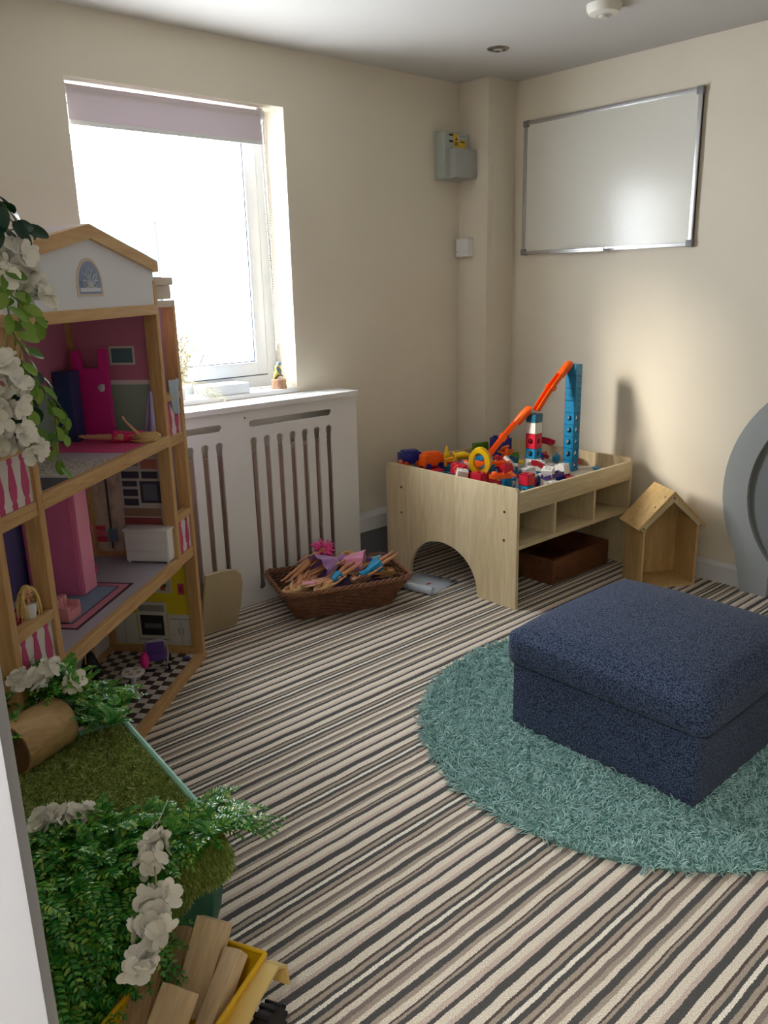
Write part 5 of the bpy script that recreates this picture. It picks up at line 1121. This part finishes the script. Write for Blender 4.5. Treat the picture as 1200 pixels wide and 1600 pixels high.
# ---------------------------------------------------------------- white flowers
PET = plain((252, 249, 240), .7, .2)
def petal(acc, c, d, nrm_, L, W):
    d = d.normalized(); s_ = d.cross(nrm_).normalized(); n_ = s_.cross(d); b0 = len(acc[0]); rowsP = [(0, .12), (.3, .75), (.6, 1.0), (.85, .8), (1, .3)]
    for t_, w_ in rowsP:
        for s2 in (-1, 0, 1): acc[0].append(tuple(c + d * L * t_ + s_ * s2 * W * .5 * w_ + n_ * (L * .22 * t_ ** 2 + (.10 * W * abs(s2)))))
    for i in range(len(rowsP) - 1):
        for j in (0, 1): q = b0 + i * 3 + j; acc[1].append([q, q + 1, q + 4, q + 3])
def floret(acc, c, n_, rn, s_=.019):
    q = n_.orthogonal().normalized(); q = q if rn.random() < .5 else n_.cross(q); a0_ = rn.uniform(0, 1.6)
    for k in range(4):
        a = a0_ + k * PI / 2; d = q * math.cos(a) + n_.cross(q) * math.sin(a) + n_ * rn.uniform(.05, .35); petal(acc, c, d, n_, s_ * rn.uniform(.85, 1.1), s_ * rn.uniform(.85, 1.05))
def cluster(acc, c, r, n_, rn, s_=.019):
    for k in range(n_):
        d = V((rn.gauss(0, 1), rn.gauss(0, 1), rn.gauss(0, 1) + .3)).normalized(); floret(acc, c + V((d.x * r[0], d.y * r[1], d.z * r[2])), d, rn, s_)
def flowers(label, cls, seed, stemp=None, s_=.019, grp=None):
    rn = random.Random(seed); acc = ([], []); t = thing('flower_garland', label, 'artificial flowers', (0, 0, 0), 0, grp)
    for (c, r, n_) in cls: cluster(acc, V(c), r, n_, rn, s_)
    acc_obj('blossom', acc, PET, t)
    if stemp: obj('stem', MB().tube([V(p) for p in stemp], .0015, 5), plain((170, 180, 130), .6), t)
    return t
FS = .027
flowers('white flower spray lying on the ferns at the left of the grass', [(px(72 + 20 * k, 1283 - 4 * (k % 2), GZ + .05), (.014, .010, .012), 8) for k in range(4)], 5, [px(44, 1300, GZ + .04), px(100, 1285, GZ + .05), px(170, 1280, GZ + .05)], s_=FS)
flowers('upper white flower cluster trailing down over the front ferns', [(px(233, 1290, GZ + .05), (.006, .008, .008), 2), (px(244, 1322, GZ + .05), (.014, .010, .012), 6), (px(235, 1345, GZ + .05), (.012, .010, .010), 5)], 6, [px(262, 1250, GZ + .05), px(245, 1290, GZ + .06), px(240, 1340, GZ + .05), px(245, 1385, GZ + .04)], s_=FS)
flowers('lower white flower chain hanging in front of the wooden blocks', [(px(236, 1405, .37), (.014, .008, .010), 4), (px(262, 1400, .375), (.006, .006, .006), 2), (px(244, 1428, .365), (.010, .008, .010), 4), (px(225, 1450, .355), (.010, .008, .010), 4), (px(256, 1460, .355), (.010, .008, .010), 4), (px(222, 1500, .345), (.014, .008, .010), 5), (px(212, 1525, .34), (.010, .008, .006), 3)], 7, [px(243, 1385, .38), px(245, 1420, .37), px(243, 1460, .355), px(222, 1510, .34)], s_=FS)
flowers('white flower spray standing on the ferns against the dollhouse post', [(px(80, 1048, .52), (.014, .010, .016), 7), (px(118, 1066, .50), (.012, .008, .008), 4), (px(34, 1064, .52), (.012, .010, .012), 6), (px(58, 1060, .52), (.012, .010, .01), 5)], 8, s_=FS)
# garland over the dollhouse
gc = [((22, 400, 1.50), 8), ((28, 425, 1.45), 8), ((50, 445, 1.41), 8), ((55, 470, 1.38), 5), ((8, 440, 1.44), 6), ((10, 575, 1.24), 6), ((14, 600, 1.20), 6), ((14, 630, 1.15), 6), ((8, 655, 1.10), 6), ((22, 678, 1.07), 6), ((38, 700, 1.04), 7), ((28, 395, 1.51), 5)]
def gp_(x, y, z): return V(px(x, y, z)) if False else None
def dpl(x, y, off=.05):
    """point on the upright plane just in front of the dollhouse front"""
    nr = V((math.sin(HA_), -math.cos(HA_), 0)); o_ = V((-2.2, -.49, 0)) + nr * off; d = FW + RT * ((x - 600) / 1272.13) - UP * ((y - 800) / 1272.13)
    return CAM + d * ((o_ - CAM).dot(nr) / d.dot(nr))
t = flowers('long garland of white blossom hanging down the near post of the dollhouse', [(dpl(a[0], a[1], .07), (.028, .028, .018), n_) for a, n_ in gc], 9, [dpl(-5, 380, .06), dpl(20, 440, .06), dpl(5, 560, .06), dpl(20, 640, .06), dpl(30, 700, .06)], s_=.032)
def spray(label, pts, leaves, mats, seed, ll, lw, parent=None):
    rn = random.Random(seed); acc = ([], []); t = thing('leafy_vine', label, 'artificial vine', (0, 0, 0)) if not parent else parent
    st = MB()
    for P in pts:
        P = [V(p) for p in P]; st.tube(P, .0018, 5)
        for k in range(leaves):
            f = (k + .5) / leaves * (len(P) - 1); i = int(f); p = P[i].lerp(P[min(i + 1, len(P) - 1)], f - i); ax = (P[min(i + 1, len(P) - 1)] - P[i]).normalized() if i + 1 < len(P) else V((0, 0, -1))
            d = ax * .6 + V((rn.uniform(-1, 1), rn.uniform(-1, 1), rn.uniform(-.8, .1))); leaflet(acc, p, d, V((rn.uniform(-.6, .6), rn.uniform(-1, -.2), rn.uniform(.2, 1))), ll * rn.uniform(.8, 1.15), lw * rn.uniform(.85, 1.1))
    o = acc_obj('leaves', acc, mats, t); o['kind'] = 'stuff'; so = o.modifiers.new('sub', 'SUBSURF'); so.levels = 1; so.render_levels = 1
    obj('stems', st, plain((120, 140, 70), .6), t); return t
VL = island_mat('vine_leaves', [(96, 140, 44), (134, 172, 70), (72, 118, 40), (160, 188, 90)], .45, .4); VD = island_mat('dark_vine_leaves', [(16, 52, 34), (28, 70, 44), (22, 60, 50)], .35, .5)
spray('bright green leafy vine trailing beside the dollhouse post', [[dpl(40, 560, .09), dpl(62, 600, .09), dpl(85, 650, .09), dpl(90, 690, .09), dpl(92, 735, .09)], [dpl(50, 590, .08), dpl(85, 622, .08), dpl(105, 650, .08), dpl(100, 680, .08)], [dpl(30, 560, .08), dpl(45, 620, .08), dpl(52, 680, .08)]], 13, VL, 31, .052, .024)
spray('green vine leaves below the upper white blossom of the garland', [[dpl(5, 450, .09), dpl(40, 480, .09), dpl(70, 500, .09)], [dpl(10, 470, .08), dpl(20, 520, .08), dpl(45, 560, .08)], [dpl(0, 420, .08), dpl(25, 440, .08), dpl(30, 500, .08)]], 9, VL, 32, .06, .03)
spray('dark green ivy leaves behind the garland in front of the near post', [[dpl(15, 545, .055), dpl(35, 590, .055), dpl(30, 640, .055)], [dpl(30, 560, .055), dpl(62, 590, .055), dpl(60, 640, .055)], [dpl(0, 620, .055), dpl(25, 655, .055), dpl(40, 680, .055)]], 9, VD, 33, .055, .034)
spray('dark glossy leaves above the dollhouse roof at the left edge', [[dpl(-20, 300, .08), dpl(10, 335, .08), dpl(40, 372, .08)], [dpl(-10, 340, .08), dpl(15, 360, .08), dpl(45, 350, .08)], [dpl(-20, 290, .08), dpl(-5, 310, .08), dpl(15, 330, .08)]], 6, VD, 34, .062, .036)

# ---------------------------------------------------------------- toy truck with wooden blocks
tk = thing('toy_dump_truck', 'yellow plastic toy dump truck loaded with wooden blocks', 'toy truck', (-2.979, -2.085, 0), math.atan2(-.442, -.897))
# local x runs along the truck from its rear corner, local -y is across it
YEL = plain((236, 186, 24), .3, .5); PYEL = plain((226, 196, 120), .35, .5)
hopper = MB(); L_, W2 = .36, .185
def quadplate(mb, a, b_, c, d, th, mi=0):
    a, b_, c, d = V(a), V(b_), V(c), V(d); n_ = (b_ - a).cross(d - a).normalized() * th; mb.raw([a, b_, c, d, a + n_, b_ + n_, c + n_, d + n_], [(0, 1, 2, 3), (7, 6, 5, 4), (0, 4, 5, 1), (1, 5, 6, 2), (2, 6, 7, 3), (3, 7, 4, 0)], mi)
zb, zt = .105, .200
quadplate(hopper, (.03, -.02, zb), (L_, -.02, zb), (L_, -W2 + .02, zb), (.03, -W2 + .02, zb), .004)
quadplate(hopper, (.03, -.02, zb), (.0, 0, zt), (L_, 0, zt), (L_, -.02, zb), .004)
quadplate(hopper, (.03, -W2 + .02, zb), (L_, -W2 + .02, zb), (L_, -W2, zt), (0, -W2, zt), .004)
quadplate(hopper, (.03, -.02, zb), (.03, -W2 + .02, zb), (0, -W2, zt - .004), (0, 0, zt - .004), .004)
obj('hopper', hopper, YEL, tk, smooth=False)
obj('hopper_rim', MB().tube([(0, 0, zt), (L_, 0, zt)], .0045, 8).tube([(0, -W2, zt), (L_, -W2, zt)], .0045, 8).tube([(0, 0, zt), (0, -W2, zt)], .0045, 8), YEL, tk)
# the side of the body facing the room is at local y > 0
obj('mudguard', MB().sweep([(-.022, .016, .120), (-.018, .016, .165), (.012, .016, .190), (.09, .016, .182), (.18, .016, .15)], [(-.018, -.003), (.018, -.003), (.018, .003), (-.018, .003)], up=(0, 0, 1)), PYEL, tk)
obj('chassis', MB().bb((.03, -W2 + .03, .045), (L_, -.03, .104), .008), BLACK, tk)
for x_ in (.035, .28):
    for y_ in (.012, -W2 - .012):
        wl = obj('wheel', MB().lathe([(0, -.020), (.038, -.020), (.048, -.015), (.050, 0), (.048, .015), (.038, .020), (0, .020)], seg=28, mat=M.Translation((x_, y_, .052)) @ M.Rotation(PI / 2, 4, 'X')), plain((24, 24, 26), .7), tk)
        tdm = MB()
        for k in range(14): a = 2 * PI * k / 14; tdm.box((x_ + .050 * math.cos(a), y_, .0525 + .049 * math.sin(a)), (.006, .034, .009), (0, -a, 0), .001)
        obj('tread', tdm, plain((20, 20, 22), .8), wl); obj('hub', MB().cyl((x_, y_ - .022, .052), (x_, y_ + .022, .052), .02, bev=.003), YEL, wl)
BLK = [wood('block_wood_a', (232, 208, 170), (206, 176, 136), 2, 9, .6, 7, .1), wood('block_wood_b', (208, 178, 138), (176, 144, 104), 2, 9, .6, 7, .1)]
def woodblock(label, a, b_, w_, th, mi, upv=(0, 0, 1)):
    a = V(a); b_ = V(b_); ax = (a - b_).normalized(); L2 = (a - b_).length; s_ = ax.cross(V(upv)).normalized(); n_ = s_.cross(ax)
    o = obj('wooden_block', MB().box((0, 0, 0), (w_, th, L2), bev=.003), BLK[mi], None)
    c = (a + b_) / 2 - n_ * th / 2; mm = M.Identity(4)
    for i in range(3): mm[i][0] = s_[i]; mm[i][1] = n_[i]; mm[i][2] = ax[i]; mm[i][3] = c[i]
    o.matrix_world = mm; return tag(o, label, 'wooden block')
woodblock('widest wooden block standing highest in the toy truck with a knot', px(330, 1436, .275), px(290, 1590, .150), .064, .030, 0)
woodblock('narrow wooden block along the right side of the truck load', px(363, 1480, .245), px(300, 1650, .155), .036, .032, 0, (.3, .3, 1))
woodblock('short wooden block nearest the camera in the middle of the truck load', px(276, 1542, .260), px(225, 1680, .175), .060, .032, 0)
woodblock('darker wooden block on the left of the truck load beneath the flowers', px(232, 1478, .240), px(190, 1650, .145), .060, .026, 1)
woodblock('darker wooden block behind the widest block beside the cloth', px(278, 1445, .235), px(245, 1600, .140), .046, .022, 1)

# ---------------------------------------------------------------- outside
bo_ = thing('building', 'hazy pale building far beyond the window', 'building', (10.2, 30, -6)); obj('walls', MB().bb((-1.3, -4, 0), (1.1, 4, 9.6)), plain((96, 150, 150), .8), bo_)
obj('roof', MB().bb((-1.5, -4.2, 9.6), (1.3, 4.2, 9.85)), plain((70, 100, 90), .8), bo_)
for k in range(2): obj('window', MB().bb((-.9 + k * 1.0, -4.05, 7.9), (-.3 + k * 1.0, -4, 8.9)), plain((40, 70, 90), .3), bo_)
lp_ = thing('lamp_post', 'thin lamp post far beyond the window', 'lamp post', (8.26, 20, -6)); obj('pole', MB().cyl((0, 0, 0), (0, 0, 9.3), .045, .035, 10), plain((20, 22, 24), .5), lp_); obj('lamp_head', MB().box((-.2, 0, 9.32), (.5, .12, .08), bev=.02), plain((30, 32, 34), .5), lp_)
